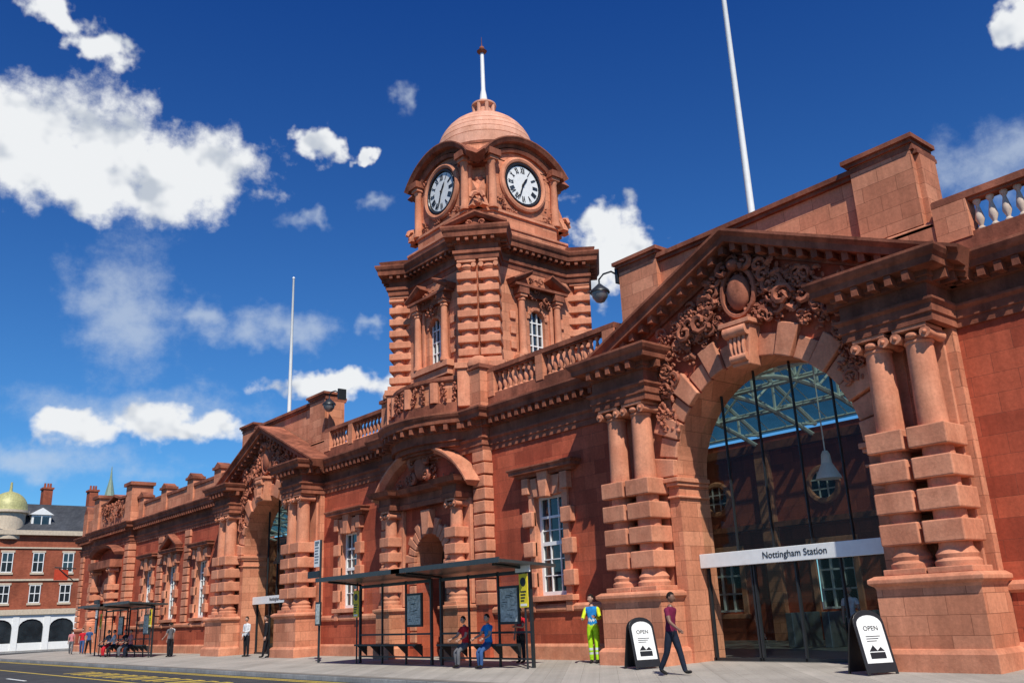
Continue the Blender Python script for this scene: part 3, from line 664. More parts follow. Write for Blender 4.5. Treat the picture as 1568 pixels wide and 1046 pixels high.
# ---- hall
hall=P('concourse_hall_wall',M_wall,ST)
zt=7.9;hy=30.5
hx=[-68.4+i*5 for i in range(14)];ops=[(x-.75,x+.75,1.2,3.4) for x in hx]
xs=sorted({-75,4,*[o[0] for o in ops],*[o[1] for o in ops]});zs=[0,1.2,3.4,zt]
for i in range(len(xs)-1):
    for j in range(3):
        cx=(xs[i]+xs[i+1])/2;cz=(zs[j]+zs[j+1])/2
        if any(o[0]<cx<o[1] and o[2]<cz<o[3] for o in ops): continue
        hall.face([(xs[i],hy,zs[j]),(xs[i+1],hy,zs[j]),(xs[i+1],hy,zs[j+1]),(xs[i],hy,zs[j+1])])
hall.done()
for x in hx:
    pane.box(x-.75,x+.75,hy+.15,hy+.2,1.2,3.4)
    for q in (-.71,-.25,.25,.71): wf.box(x+q-.03,x+q+.03,hy+.05,hy+.15,1.2,3.4)
    for z in (1.25,1.9,2.6,3.35): wf.box(x-.75,x+.75,hy+.06,hy+.14,z-.035,z+.035)
    trim.box(x-1.05,x+1.05,hy-.1,hy+.02,3.42,3.75);trim.box(x-1.0,x-.77,hy-.08,hy+.02,1.1,3.42);trim.box(x+.77,x+1.0,hy-.08,hy+.02,1.1,3.42);trim.box(x-1.05,x+1.05,hy-.15,hy+.02,.95,1.13)
    ringp=[(x+.62*math.cos(a),hy-.03,5.7+.62*math.sin(a)) for a in [i*2*math.pi/20 for i in range(21)]];rnd.tube(ringp,.12,6)
    pane.prism([(x+.55*math.cos(i*math.pi/10),5.7+.55*math.sin(i*math.pi/10)) for i in range(20)],'y',hy-.04,hy-.02)
    for q in (-.18,.18): wf.box(x+q-.025,x+q+.025,hy-.07,hy-.04,5.2,6.2);wf.box(x-.5,x+.5,hy-.072,hy-.042,5.7+q-.025,5.7+q+.025)
    blk.box(x+2.2,x+2.8,hy-.25,hy+.01,0,zt-.3)
corn.box(-75,4,hy-.3,hy,4.3,4.5);corn.box(-75,4,hy-.35,hy,7.3,7.6)
fl=P('hall_floor',M_floor,ST);fl.face([(-75,19.4,.124),(4,19.4,.124),(4,30.5,.124),(-75,30.5,.124)]);fl.done()
rg=P('glazed_hall_roof',M_roofglass,ST)
rg.face([(-75,20.25,8.2),(4,20.25,8.2),(4,25.2,10.9),(-75,25.2,10.9)]);rg.face([(-75,25.2,10.9),(4,25.2,10.9),(4,hy+.4,8.1),(-75,hy+.4,8.1)])
rg.done()
ts=P('roof_trusses',M_steelw,ST)
x=-73
while x<3:
    if abs(x-T0)>3.2:
        ts.tube([(x,20.3,8.1),(x,25.2,10.75)],.09,6);ts.tube([(x,25.2,10.75),(x,hy,8.0)],.09,6)
        bot=[(x,20.3+i*(hy-20.3)/8,7.5+1.0*math.sin(math.pi*i/8)) for i in range(9)]
        for i in range(8): ts.tube([bot[i],bot[i+1]],.085,6)
        for i in range(1,8):
            y=bot[i][1];zt2=8.1+(y-20.3)/4.9*2.65 if y<25.2 else 10.75-(y-25.2)/5.3*2.75
            ts.tube([bot[i],(x,y,zt2)],.055,5)
            y2=bot[i-1][1] if i<=4 else bot[min(8,i+1)][1]
            z2=8.1+(y2-20.3)/4.9*2.65 if y2<25.2 else 10.75-(y2-25.2)/5.3*2.75
            ts.tube([bot[i],(x,y2,z2)],.05,5)
    x+=2.6
# longitudinal lattice girders
for y,zb,ztp in ((22.85,8.25,9.4),(25.4,8.5,10.6),(27.95,8.25,9.3)):
    for z in (zb,ztp): ts.tube([(-75,y,z),(4,y,z)],.065,6)
    x=-73
    while x<3:
        ts.tube([(x,y,zb),(x+1.3,y,ztp)],.045,5);ts.tube([(x+1.3,y,ztp),(x+2.6,y,zb)],.045,5);x+=2.6
for y,z in ((20.3,8.15),(21.5,8.75),(24.2,10.25),(25.2,10.8),(26.6,10.0),(29.2,8.65),(hy-.1,8.1)):
    ts.tube([(-75,y,z),(4,y,z)],.045,5)
x=-74.4
while x<4:
    ts.tube([(x,20.3,8.16),(x,25.2,10.84)],.025,4);ts.tube([(x,25.2,10.84),(x,hy,8.12)],.025,4);x+=.87
ts.done()
blk.box(-75,C2-A-.5,20.06,20.2,.1,8.5);blk.box(C2+A+.5,T0-3,20.06,20.2,.1,8.5);blk.box(T0+3,C1-A-.5,20.06,20.2,.1,8.5);blk.box(C1+A+.5,4,20.06,20.2,.1,8.5)
for x in (C1-.5,C1-6.5,C2-.5,C2-6.5):
    wf.tube([(x,22.5,9.3),(x,22.5,5.4)],.02,5);wf.lathe(x,22.5,[(.07,5.5),(.12,5.4),(.15,5.15),(.33,4.8),(.36,4.72)],16)
for p in (wall,trim,quo,blk,corn,rnd,pal,carv,wf,pane,gl,mull): p.done()
def text(s,size,loc,rot,mat,parent,name='lettering',ext=.004,align='CENTER'):
    c=bpy.data.curves.new(name,'FONT');c.body=s;c.size=size;c.extrude=ext;c.align_x=align;c.materials.append(mat)
    o=bpy.data.objects.new(name,c);sc.collection.objects.link(o);o.location=loc;o.rotation_euler=rot;o.parent=parent;return o
for C in (C1,C2):
    e=empty('station_name_sign',(C,19.42,2.45));b=P('sign_board',M_white,e,bevel=.01);b.box(-A+.01,A-.01,-.06,.08,0,.36);b.done()
    text('Nottingham Station',.23,(.15,-.066,.12),(rad(90),0,0),M_black,e)
for C in (C1,C2):
    e=empty('ticket_gate_line',(C-1.5,25.5,.124))
    b=P('gate_cabinets',M_grey,e,bevel=.02)
    for i in range(5): b.box(-3+i*1.3,-2.75+i*1.3,0,1.6,0,1.05)
    b.done();b=P('gate_paddles',M_glass,e)
    for i in range(4): b.box(-2.72+i*1.3,-2.2+i*1.3,.8,.82,.2,1.3)
    b.done()
# ------------------------------------------------------------------ flagpoles
for x,zt2 in ((C1-.5,25),(C2-1.6,19.8)):
    e=empty('flagpole',(x,20.45,11.0));b=P('pole',M_white,e,smooth=50);b.lathe(0,0,[(.12,-1.8),(.1,2),(.055,zt2-11),(.09,zt2-10.95),(.03,zt2-10.85)],10);b.done()
    b=P('bracket',M_dark,e);b.box(-.2,.2,-.2,.2,.5,.62);b.done()
def lantern(x,y,z):
    e=empty('wall_lantern',(x,y,z));b=P('bracket_arm',M_dark,e,smooth=50)
    b.tube([(.65,.3,.45),(.5,.05,.62),(.2,0,.62),(0,0,.5),(0,0,.3)],.03,6);b.lathe(0,0,[(.05,.35),(.12,.28),(.3,.12),(.32,.05)],16);b.box(.6,.7,.1,.5,.2,.7);b.done()
    b=P('globe',M_grey,e,smooth=50);b.lathe(0,0,[(.27,.05),(.24,-.1),(.14,-.24),(.04,-.28)],16);b.done()
lantern(C1-5.45,19.1,11.0);lantern(C2+5.4,19.1,11.0)
e=empty('projecting_bracket_sign',(-76.4,18.9,6.2));b=P('arm',M_dark,e);b.tube([(0,0,0),(-.1,-1.5,.1)],.05,6);b.tube([(0,0,-1.0),(-.1,-1.2,0)],.04,6);b.done()
b=P('sign_plate',plain('sign_red',(.45,.05,.02),.5),e);b.box(-.16,-.1,-1.5,-.5,-.85,-.05);b.done()
# ------------------------------------------------------------------ background building
BB=empty('victorian_brick_building')
b=P('brick_walls',M_brick,BB);b.box(-116,-100,2,29,0,11.0);b.done()
b=P('slate_roof',M_slate,BB);b.prism([(-116.3,11.3),(-99.6,11.3),(-103.5,14.4),(-112,14.4)],'y',2,29.2);b.done()
b=P('stone_bands',M_cream,BB);w_=P('white_windows',M_white,BB);g_=P('glass',M_pane,BB)
for z,h_,o in ((3.3,.5,.35),(6.5,.18,.12),(9.6,.14,.12),(10.9,.45,.45)): b.box(-100.5,-100+o,1.8,29.2,z,z+h_)
for i in range(10):
    y=4.65+2.75*i
    for z0,z1 in ((7.3,9.2),(4.4,6.1)):
        b.box(-100.1,-99.9,y-.62,y+.62,z0-.2,z0);b.box(-100.1,-99.92,y-.62,y+.62,z1,z1+.2)
        g_.box(-100.1,-99.98,y-.5,y+.5,z0,z1)
        for q in (-.5,-.03,.44): w_.box(-100.05,-99.93,y+q,y+q+.07,z0,z1)
        for q in (z0,(z0+z1)/2,z1-.08): w_.box(-100.05,-99.94,y-.5,y+.5,q,q+.08)
    w_.box(-100.2,-99.8,y+1.1,y+1.65,0,3.3);g_.box(-100.1,-99.97,y-1.1,y+1.1,.7,2.9);w_.box(-100.1,-99.9,y-1.1,y+1.1,0,.7)
    w_.prism([(y-1.1,2.1),(y-1.1,3.3),(y+1.1,3.3),(y+1.1,2.1)]+[(y+1.1*math.cos(a),2.1+.8*math.sin(a)) for a in (.4,.8,1.2,1.57,1.94,2.34,2.74)],'x',-100.0,-99.85)
    if i%2==0:
        w_.box(-102.4,-100.6,y-.9,y+.9,11.4,13.0);g_.box(-100.59,-100.55,y-.7,y+.7,11.7,12.8);w_.box(-100.57,-100.5,y-.04,y+.04,11.6,12.9);w_.prism([(y-1.1,13.0),(y+1.1,13.0),(y,13.7)],'x',-103,-100.4)
b.done();w_.done();g_.done()
b=P('chimneys',M_brick,BB)
for y in (8,15,22.4,27): b.box(-106,-104.8,y-.45,y+.45,13,16.2);b.box(-106.1,-104.7,y-.55,y+.55,16.2,16.4);[b.lathe(-105.4,y+q,[(.12,16.4),(.1,16.9)],8) for q in (-.25,.05,.3)]
b.done()
b=P('domed_turret',M_gold,BB,smooth=40);b.lathe(-101.2,18.2,[(1.75,13.3)]+[(1.7*math.cos(a),13.5+1.75*math.sin(a)) for a in [i*.15 for i in range(10)]]+[(.15,15.3),(.1,16.2)],24);b.done()
b=P('turret_drum',M_cream,BB,smooth=40);b.lathe(-101.2,18.2,[(1.6,10.5),(1.6,13.0),(1.9,13.1),(1.9,13.32)],24);b.done()
BB2=empty('corner_building_with_spire')
b=P('walls',M_brick,BB2);b.box(-125,-104,33,48,0,12);b.done();b=P('roof',M_slate,BB2);b.prism([(33,12),(48,12),(40.5,16)],'x',-125,-103.8);b.done()
b=P('spire',M_greencu,BB2,smooth=30);b.lathe(-108,29.5,[(1.0,13),(1.1,14.2),(.7,15.6),(.15,18.2),(.03,19.6)],8);b.done()
b=P('spire_base',M_brick,BB2);b.box(-109,-107,28.5,30.5,0,13);b.done()
# ------------------------------------------------------------------ street furniture
M_roofd=plain('shelter_roof',(.045,.05,.05),.35)
def zg(y): return .12*(y-13.2)/6.1 if y>13.2 else -.13
M_poster=plain('timetable_paper',(.42,.45,.42),.4,var=.5,scale=9)
def shelter(x0,x1,y=16.7):
    e=empty('bus_shelter',(x0,y,zg(y)));L=x1-x0
    f=P('frame',M_dark,e);gg=P('glass_panels',M_glass,e);r=P('roof',M_roofd,e)
    for x in (0,.0+L): f.box(x-.04,x+.04,-.04,.04,0,2.62)
    for k in (1,2): f.box(L*k/3-.025,L*k/3+.025,-.03,.03,0,2.62)
    f.box(0,L,-.025,.025,.9,.96);f.box(0,L,-.025,.025,.2,.25);f.box(0,L,-.03,.03,2.5,2.6)
    for x in (.02,L-.02): f.tube([(x,0,2.62),(x,-1.3,2.74)],.04,6)
    gg.face([(0.05,.04,.3),(L-.05,.04,.3),(L-.05,.04,2.45),(.05,.04,2.45)])
    f.box(.3,L-.3,-.42,-.18,.58,.64)
    for k in range(5):
        x=.5+(L-1)*k/4;f.prism([(-.02,.25),(-.02,.58),(-.4,.58)],'x',x-.02,x+.02)
    r.prism([(-1.5,2.78),(-1.5,2.86),(.55,2.72),(.55,2.64)],'x',-.5,L+.5)
    r.box(-.52,L+.52,-1.53,-1.48,2.76,2.9)
    f.box(L-1.3,L-.42,-.1,-.03,1.15,2.2)
    f.done();gg.done();r.done()
    p=P('map_poster',M_poster,e);p.box(L-1.24,L-.48,-.11,-.095,1.22,2.13)
    p.done()
    ln=P('poster_lines',M_black,e)
    for q in range(22):
        xx=L-1.2+random.random()*.5;zz=1.3+random.random()*.75;ln.box(xx,xx+random.uniform(.05,.25),-.114-.0003*q,-.111,zz,zz+.012)
    ln.done()
shelter(-28.9,-24.45);shelter(-23.9,-19.55)
shelter(-59.5,-55.3);shelter(-54.9,-50.8)
def bus_stop(x,y,h=4.45):
    e=empty('bus_stop_sign_post',(x,y,zg(y)));p=P('post',M_dark,e);p.tube([(0,0,0),(0,0,h)],.045,8);p.done()
    p=P('flag_panel',M_white,e);p.box(-.5,-.06,-.02,.02,h-1.0,h);p.done()
    p=P('flag_print',M_grey,e)
    for q in range(7): p.box(-.45,-.12-.1*random.random(),-.026,-.021,h-.2-q*.11,h-.15-q*.11)
    p.box(-.45,-.12,-.026,-.021,h-.13,h-.04);p.done()
    p=P('timetable_case',M_dark,e);p.box(-.17,.23,-.09,-.04,1.3,2.15);p.box(-.95,-.05,-.05,.05,3.05,3.3);p.done()
    p=P('timetable',M_poster,e);p.box(-.12,.18,-.1,-.091,1.36,2.08);p.done()
bus_stop(-31.6,16.5)
bus_stop(-60.5,16.5,3.2)
def yellow_sign(x,y,z,white=False):
    e=empty('bus_information_sign',(x,y,z));p=P('yellow_panel',M_yellow,e,bevel=.01);p.box(-.18,.18,-.05,-.02,-.9,0);p.done()
    p=P('pictogram',M_black,e)
    n=16;p.prism([(.12*math.cos(i*2*math.pi/n),-.22+.12*math.sin(i*2*math.pi/n)) for i in range(n)],'y',-.056,-.051)
    for q in range(4):p.box(-.12,.12-.03*q,-.056,-.051,-.5-.08*q,-.46-.08*q)
    p.done();p=P('white_panel',M_white,e);p.box(-.13,.13,-.056,-.051,-.86,-.8)
    if white:p.box(-.32,.3,-.05,-.02,.04,.3)
    p.done();p=P('mast',M_dark,e);p.tube([(0,0,-z+.05),(0,0,.3)],.03,8);p.done()
yellow_sign(-28.8,16.5,2.5);yellow_sign(-19.45,16.4,2.55,True)
yellow_sign(-50.6,16.5,2.5);yellow_sign(-60.0,16.6,2.5)
e=empty('street_lamp',(-88,14.5,0));p=P('column',M_dark,e,smooth=50);p.lathe(0,0,[(.12,-.13),(.12,1),(.07,1.1),(.05,6)],10);p.tube([(0,0,6),(0,-.5,6.3),(0,-1.1,6.35)],.04,6);p.done();p=P('lamp_head',M_grey,e);p.box(-.12,.12,-1.7,-1.0,6.28,6.42);p.done()
def aboard(x,y,rz):
    e=empty('a_board_sign',(x,y,zg(y)),rz);W=.34
    def out(w,h0,h1,arch):
        return [(-w,h0),(w,h0)]+[(w*math.cos(a),h1+arch*math.sin(a)) for a in [i*math.pi/10 for i in range(11)]]
    for s,nm in ((-1,'front_board'),(1,'rear_board')):
        Mt=Matrix.Translation((0,s*.33,0))@Matrix.Rotation(s*rad(15),4,'X')
        p=P(nm,M_black,e,bevel=.005);p.M=Mt;p.prism(out(W,0.04,1.0,.25),'y',-.015,.015);p.box(-W,-W+.06,-.015,.015,0,.04);p.box(W-.06,W,-.015,.015,0,.04);p.done()
        if s<0:
            p=P('poster',M_white,e);p.M=Mt;p.prism(out(W-.06,.22,.96,.18),'y',-.021,-.017);p.done()
            p=P('poster_print',M_black,e);p.M=Mt
            p.box(-.17,.17,-.025,-.022,.3,.42);p.prism([(-.17,.44),(.02,.44),(-.06,.56)],'y',-.025,-.022);p.prism([(.0,.44),(.17,.44),(.1,.52)],'y',-.0252,-.022)
            for q in range(3): p.box(-.16,.16-.05*q,-.025,-.022,.72-.045*q,.735-.045*q)
            p.done()
            t=text('OPEN',.13,(0,0,0),(0,0,0),M_black,e);t.matrix_local=Mt@Matrix.Translation((0,-.024,.84))@Matrix.Rotation(rad(90),4,'X')
aboard(-16.05,17.25,rad(70));aboard(-9.95,17.3,rad(64))
# ------------------------------------------------------------------ people
M_skin=plain('skin',(.42,.24,.17),.5,var=.05);M_skin2=plain('skin_brown',(.2,.1,.065),.5,var=.05)
def cloth(n,c): return plain(n,c,.85,var=.25,scale=9,spec=.15)
M_hair=cloth('hair_dark',(.015,.011,.009));M_shoe=cloth('shoe_dark',(.02,.018,.017));M_refl=cloth('reflective_tape',(.6,.62,.6))
def person(name,loc,face,shirt,trou,skin=M_skin,hL=0,hR=0,kL=2,kR=2,sL=0,sR=0,eL=12,eR=12,ab=8,lean=0,scale=1,short=True,vest=None,hiviz=False,headturn=0):
    e=empty(name,loc,face)
    V=[];Rr=[];E=[];lab=[]
    def add(p,r,par,l):
        V.append(Vector(p));Rr.append(r)
        if par is not None: E.append((par,len(V)-1));lab.append(l)
        return len(V)-1
    ln=rad(lean)
    def up(z): return Vector((math.sin(ln)*z,0,math.cos(ln)*z))
    pel=add((0,0,0),.105,None,'t')
    wst=add(up(.16),.1,pel,'s');ch=add(up(.34),.12,wst,'s');nb=add(up(.5),.06,ch,'s');nk=add(up(.57)+Vector((.01,0,0)),.05,nb,'n')
    hands=[];feet=[]
    for s,h,k,sh,el in ((1,hL,kL,sL,eL),(-1,hR,kR,sR,eR)):
        hip=add((0,s*.085,-.05),.095,pel,'t')
        d=Vector((math.sin(rad(h)),s*.03,-math.cos(rad(h))));kn=V[hip]+d*.42
        mid=add(V[hip]+d*.2,.088,hip,'t');kn_=add(kn,.068,mid,'t')
        d2=Vector((math.sin(rad(h-k)),0,-math.cos(rad(h-k))));cf=add(kn+d2*.15,.066,kn_,'b');an=add(kn+d2*.38,.056,cf,'b')
        fa=rad(h-k)*.6;toe=V[an]+Vector((math.cos(fa)*.17,0,math.sin(fa)*.17-.045))
        ft=add(V[an]+Vector((.04,0,-.035)),.04,an,'f');add(toe,.033,ft,'f')
        feet.append(min(V[an].z-.075,toe.z-.033))
        so=add(up(.455)+Vector((0,s*.165,0)),.066,ch,'s')
        a=rad(sh);b_=rad(ab);d=Vector((math.sin(a)*math.cos(b_),s*math.sin(b_),-math.cos(a)*math.cos(b_)))
        m1=add(V[so]+d*.14,.06 if short else .055,so,'s');elb=add(V[so]+d*.29,.041 if short else .05,m1,'a' if short else 's')
        d2=Vector((math.sin(a+rad(el)),s*math.sin(b_)*.4-(s*.35 if el>60 else 0),-math.cos(a+rad(el)))).normalized()
        wr=add(V[elb]+d2*.25,.028 if short else .036,elb,'a' if short else 's');hands.append((V[wr],d2,s))
    zmin=min(feet)
    off=Vector((0,0,-zmin))
    me=bpy.data.meshes.new('sk');me.from_pydata([v+off for v in V],E,[]);o=bpy.data.objects.new('tmp',me);sc.collection.objects.link(o)
    md=o.modifiers.new('s','SKIN');md.use_smooth_shade=True
    sv=me.skin_vertices[0].data
    for i,r in enumerate(Rr): sv[i].radius=(r,r);sv[i].use_root=(i==0)
    ss=o.modifiers.new('u','SUBSURF');ss.levels=2;ss.render_levels=2
    dg=bpy.context.evaluated_depsgraph_get();ev=o.evaluated_get(dg);m2=bpy.data.meshes.new_from_object(ev)
    bpy.data.objects.remove(o)
    p=P('figure',[shirt,trou,skin,M_hair,M_shoe,vest or shirt,M_refl,M_black],e,smooth=75)
    p.bm.from_mesh(m2)
    segs=[(V[a]+off,V[b]+off,Rr[a],Rr[b],l) for (a,b),l in zip(E,lab)]
    for f in p.bm.faces:
        c=f.calc_center_median();best=9;bl='s'
        for a,b,ra,rb,l in segs:
            ab_=b-a;t=max(0,min(1,(c-a).dot(ab_)/ab_.length_squared));q=(c-(a+ab_*t)).length-(ra+(rb-ra)*t)
            if q<best: best=q;bl=l
        z=c.z-off.z
        mi={'s':0,'t':1,'b':1,'f':4,'n':2,'a':2}[bl]
        if bl=='t' and z>.0 and c.x-off.x<.13: mi=0
        if bl=='s' and vest and abs(c.y)<.15 and z>0.05: mi=5
        if hiviz and bl=='b' and ( .22<c.z<.28 or .33<c.z<.39): mi=6
        if hiviz and mi==5 and (.14<z<.19): mi=6
        f.material_index=mi
    hd=V[nk]+off+up(.13)+Vector((.02,0,0));base=Matrix.Translation(hd)@Matrix.Rotation(rad(headturn),4,'Z');p.M=base
    p.mi=2;U,Vn=18,14;rings=[]
    for i in range(Vn+1):
        a=max(-1.52,min(1.52,-math.pi/2+math.pi*i/Vn));r=[]
        for j in range(U):
            t=2*math.pi*j/U;x=.094*math.cos(a)*math.cos(t);y=.074*math.cos(a)*math.sin(t);z=.117*math.sin(a)
            if z<-.02: k=1-.35*((-z-.02)/.1);y*=k;x=x*(k if x<0 else 1-.12*((-z-.02)/.1))
            if x>.06 and .0<z<.035: x-=.008
            r.append((x,y,z))
        rings.append(r)
    p.rings(rings)
    p.prism([(.083,.02),(.112,-.03),(.085,-.036)],'y',-.013,.013)
    for s in (-1,1):
        p.sphere((0,s*.077,-.005),(.02,.01,.032),8,5);p.mi=7;p.sphere((.082,s*.03,.012),(.008,.012,.006),6,4);p.mi=2
    p.mi=7;p.box(.086,.09,-.02,.02,-.062,-.057)
    p.mi=3;rings=[]
    for i in range(8):
        a=-.1+1.6*i/7;r=[]
        for j in range(U):
            t=2*math.pi*j/U;aa=a if math.cos(t)<.3 else max(a,.55);r.append((.102*math.cos(aa)*math.cos(t)-.004,.081*math.cos(aa)*math.sin(t),.124*math.sin(aa)+.003))
        rings.append(r)
    p.rings(rings)
    p.M=Matrix();p.mi=2
    for w_,d,s in hands:
        w0=w_+off;side=d.cross(Vector((0,s,0)));side=side.normalized() if side.length>.1 else Vector((1,0,0))
        p.tube([w0-d*.02,w0+d*.03,w0+d*.09],[.026,.034,.032],8)
        for q in range(4):
            o2=side*(-.027+.018*q);l=(.055,.07,.075,.06)[q];inn=Vector((0,-s*.02,0))
            p.tube([w0+d*.08+o2,w0+d*(.08+l*.55)+o2,w0+d*(.08+l)+o2+inn],[.0095,.009,.007],6)
        p.tube([w0+d*.025+side*.025,w0+d*.06+side*.05,w0+d*.085+side*.052],[.012,.01,.008],6)
    ob=p.done();ob.scale=(scale,)*3
    bpy.data.meshes.remove(m2)
    return e
mar=cloth('maroon_tshirt',(.16,.016,.05));jn=cloth('dark_jeans',(.015,.02,.035));lime=cloth('hi_vis_trousers',(.42,.72,.02));hv=cloth('hi_vis_top',(.62,.72,.03));blu=cloth('blue_vest',(.02,.2,.5))
redc=cloth('red_top',(.5,.02,.03));bl2=cloth('blue_jeans',(.04,.09,.22));wh=cloth('white_shirt',(.6,.6,.6));gr=cloth('grey_clothes',(.12,.12,.13));pk=cloth('pink_top',(.55,.2,.2));blk_=cloth('black_clothes',(.015,.015,.018))
person('walking_man',(-13.9,15.95,zg(15.95)),rad(10),mar,jn,M_skin2,hL=17,hR=-13,kL=4,kR=16,sL=-20,sR=20,eL=18,eR=35,ab=12,lean=3,scale=1.02)
person('railway_worker',(-18.75,18.25,zg(18.25)),rad(-60),hv,lime,M_skin,hL=4,hR=-4,sL=15,sR=20,eL=85,eR=70,ab=14,lean=2,scale=1.05,short=False,vest=blu,hiviz=True,headturn=-30)
seat=dict(hL=62,hR=58,kL=62,kR=66,sL=25,sR=30,eL=45,eR=40)
person('seated_passenger_in_red',(-22.15,16.33,zg(16.4)),rad(-90),redc,gr,**seat,scale=.92,lean=5)
person('seated_passenger_in_jeans',(-21.05,16.33,zg(16.4)),rad(-90),blu,bl2,**seat,scale=.94,lean=2)
person('pedestrian_in_red',(-21.5,17.9,zg(17.9)),rad(-80),redc,blk_,sL=25,eL=70,scale=.9)
person('man_in_white_shirt',(-41.6,18.0,zg(18.0)),rad(-70),wh,blk_,sL=10,eL=70,scale=1.02,short=False)
person('man_in_dark_suit',(-38.6,17.6,zg(17.6)),rad(-110),blk_,blk_,hL=10,hR=-10,scale=1.02,short=False)
person('standing_passenger',(-49.6,17.3,zg(17.3)),rad(-60),wh,gr,sL=20,eL=50,scale=.97)
person('standing_passenger',(-48.9,17.0,zg(17.0)),rad(200),gr,blk_,sL=20,eL=30,scale=.97)
person('seated_passenger',(-56.0,16.3,zg(16.3)),rad(-90),wh,blk_,**seat,scale=.95,short=False)
person('seated_passenger',(-57.1,16.3,zg(16.3)),rad(-70),gr,redc,**seat,scale=.95)
person('seated_passenger',(-54.0,16.3,zg(16.3)),rad(-80),blk_,gr,**seat,scale=.95)
person('seated_passenger',(-53.0,16.3,zg(16.3)),rad(-80),pk,jn,**seat,scale=.93)
person('pedestrian_with_red_top',(-66.9,17.4,zg(17.4)),rad(-20),redc,bl2,hL=18,hR=-15,kR=14,scale=.95)
person('pedestrian_with_red_top',(-68.0,17.0,zg(17)),rad(160),pk,gr,hL=18,hR=-15,kR=14,scale=.92)
person('pedestrian_in_jeans',(-64.6,17.2,zg(17.2)),rad(0),bl2,blk_,hL=18,hR=-15,kR=14,scale=.98)
person('indoor_passenger',(-13.6,23,.124),rad(-60),wh,jn,scale=1,sL=20,eL=60)
person('indoor_passenger',(-10.2,22.0,.124),rad(180),bl2,gr,scale=1,hL=15,hR=-15)
# ------------------------------------------------------------------ world
w=bpy.data.worlds.new('World');sc.world=w;w.use_nodes=True;nt=w.node_tree;nt.nodes.clear();L=nt.links.new
out=N(nt,'ShaderNodeOutputWorld');bg=N(nt,'ShaderNodeBackground');bg.inputs[1].default_value=.1;L(bg.outputs[0],out.inputs[0])
sky=N(nt,'ShaderNodeTexSky',sky_type='NISHITA');sky.sun_disc=False;SE,SA=rad(50),rad(61)
sky.sun_elevation=SE;sky.sun_rotation=rad(180)-SA;sky.air_density=1.0;sky.dust_density=.3;sky.ozone_density=3
tc=N(nt,'ShaderNodeTexCoord');nv=N(nt,'ShaderNodeVectorMath',operation='NORMALIZE');L(tc.outputs['Generated'],nv.inputs[0])
sp=N(nt,'ShaderNodeSeparateXYZ');L(nv.outputs[0],sp.inputs[0])
az=mth(nt,'MULTIPLY',mth(nt,'ARCTAN2',mth(nt,'MULTIPLY',sp.outputs[0],-1),sp.outputs[1]),57.2958*.9)
el=mth(nt,'MULTIPLY',mth(nt,'ARCSINE',sp.outputs[2]),57.2958)
tint=mixc(nt,'MIX',maprange(nt,el,5,38,0,1),(.40,.84,1.18),(.12,.43,1.02))
skyc=mixc(nt,'MULTIPLY',1.0,sky.outputs[0],tint)
cb=N(nt,'ShaderNodeCombineXYZ');L(az,cb.inputs[0]);L(el,cb.inputs[1])
PV=cb.outputs[0]
n1=noise(nt,PV,.3,6,.62)
wn=N(nt,'ShaderNodeTexNoise');wn.inputs['Scale'].default_value=.55;wn.inputs['Detail'].default_value=3;L(PV,wn.inputs['Vector'])
w1=N(nt,'ShaderNodeVectorMath',operation='SUBTRACT');L(wn.outputs['Color'],w1.inputs[0]);w1.inputs[1].default_value=(.5,.5,.5)
w2=N(nt,'ShaderNodeVectorMath',operation='MULTIPLY');L(w1.outputs[0],w2.inputs[0]);w2.inputs[1].default_value=(4.6,3.2,0)
w3=N(nt,'ShaderNodeVectorMath',operation='ADD');L(PV,w3.inputs[0]);L(w2.outputs[0],w3.inputs[1]);PW=w3.outputs[0]
def mask(cl):
    cur=None
    for a,e_,ra,re in cl:
        s1=N(nt,'ShaderNodeVectorMath',operation='SUBTRACT');L(PW,s1.inputs[0]);s1.inputs[1].default_value=(a*.9,e_,0)
        s2=N(nt,'ShaderNodeVectorMath',operation='MULTIPLY');L(s1.outputs[0],s2.inputs[0]);s2.inputs[1].default_value=(1/ra,1/re,0)
        s3=N(nt,'ShaderNodeVectorMath',operation='LENGTH');L(s2.outputs[0],s3.inputs[0])
        m_=mth(nt,'SUBTRACT',1.0,s3.outputs['Value'])
        if cur is None: cur=m_
        else:
            sm=N(nt,'ShaderNodeMath',operation='SMOOTH_MAX');L(cur,sm.inputs[0]);L(m_,sm.inputs[1]);sm.inputs[2].default_value=.3;cur=sm.outputs[0]
    return cur
thick=[(81.5,27.2,5.6,4.0),(76.7,27.8,5.4,3.6),(73.2,25.9,3.6,2.6),(71.0,27.3,4.6,3.2),(76.5,25.2,3.8,1.9),(80.6,34.3,2.4,1.0),(77.4,33.2,1.9,1.3),
 (63.1,29.3,1.8,1.3),(60.2,28.8,1.0,.6),(76.8,11.4,2.8,1.1),(71.5,11.6,4.4,1.3),(62,14.3,4.6,1.15),(43.5,24.3,2.8,2.0),(41.6,22.6,2.6,1.7),(44.6,20.8,2.4,2.4),(15.4,30.3,1.5,1.6)]
thin=[(74.8,18.5,3.4,6.2),(65.3,18.0,3.2,1.5),(70.4,18.4,2.0,1.2),(59.6,18.4,1.1,.7),(63.7,24.7,1.5,.9),(56.9,32.8,1.3,1.2),(73,12.5,7,1.8),(80,9.5,9,1.4),(17,24,7,2.6),(59.6,26,1.4,.8)]
d1=mth(nt,'ADD',mask(thick),mth(nt,'MULTIPLY',mth(nt,'SUBTRACT',n1,.48),1.75))
D1=maprange(nt,d1,.02,.56,0,1,True)
n2=noise(nt,PV,.25,6,.68)
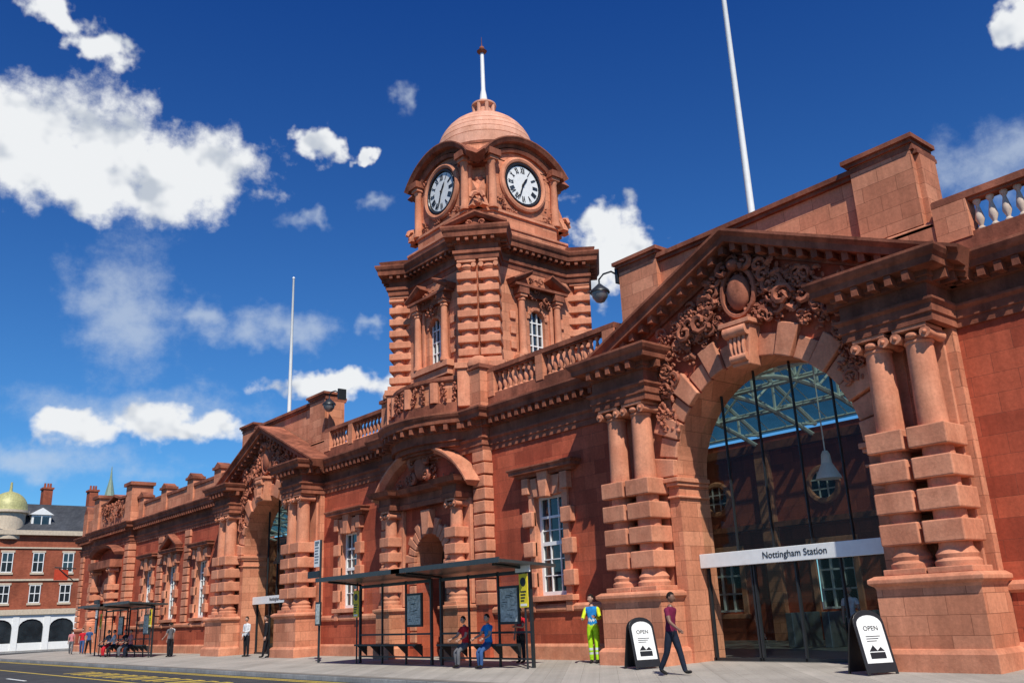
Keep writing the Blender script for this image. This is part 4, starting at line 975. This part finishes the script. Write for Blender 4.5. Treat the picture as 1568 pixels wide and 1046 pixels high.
d2=mth(nt,'ADD',mask(thin),mth(nt,'MULTIPLY',mth(nt,'SUBTRACT',n2,.5),2.2))
D2=maprange(nt,d2,-.1,1.15,0,.6,True)
sh=N(nt,'ShaderNodeVectorMath',operation='ADD');L(PV,sh.inputs[0]);sh.inputs[1].default_value=(-.8,1.4,0)
n3=noise(nt,sh.outputs[0],.3,3,.55)
n1b=noise(nt,PV,.3,3,.55)
shade=mth(nt,'SUBTRACT',n1b,n3)
sv_=maprange(nt,shade,-.22,.02,0,1,True)
cc=mixc(nt,'MIX',sv_,(5.2,5.7,6.5),(8.6,8.8,9.0))
c=mixc(nt,'MIX',D2,skyc,(6.0,6.8,7.8))
c=mixc(nt,'MIX',D1,c,cc)
L(c,bg.inputs[0])
# ------------------------------------------------------------------ sun
sv=Vector((math.cos(SE)*math.sin(SA),-math.cos(SE)*math.cos(SA),math.sin(SE)))
ld=bpy.data.lights.new('sun','SUN');ld.energy=5;ld.angle=rad(.53);ld.color=(1,.95,.86);lo=bpy.data.objects.new('sun',ld);sc.collection.objects.link(lo);lo.rotation_euler=sv.to_track_quat('Z','Y').to_euler();lo.location=(20,-20,40)
# ------------------------------------------------------------------ camera
f=1357.0;p_=math.atan(416/f);h=rad(50);r=rad(2.4)
Hh=Vector((-math.sin(h),math.cos(h),0));R0=Vector((math.cos(h),math.sin(h),0));Z=Vector((0,0,1))
F=Hh*math.cos(p_)+Z*math.sin(p_);U0=-Hh*math.sin(p_)+Z*math.cos(p_)
Rv=R0*math.cos(r)-U0*math.sin(r);Uv=R0*math.sin(r)+U0*math.cos(r)
cd=bpy.data.cameras.new('camera');cam=bpy.data.objects.new('camera',cd);sc.collection.objects.link(cam);sc.camera=cam
cd.sensor_width=36;cd.lens=36*f/1568;cd.clip_end=5000
m=Matrix((( Rv.x,Uv.x,-F.x,0),(Rv.y,Uv.y,-F.y,0),(Rv.z,Uv.z,-F.z,1.5),(0,0,0,1)));cam.matrix_world=m
sc.view_settings.view_transform='Standard';sc.view_settings.look='None';sc.view_settings.exposure=0
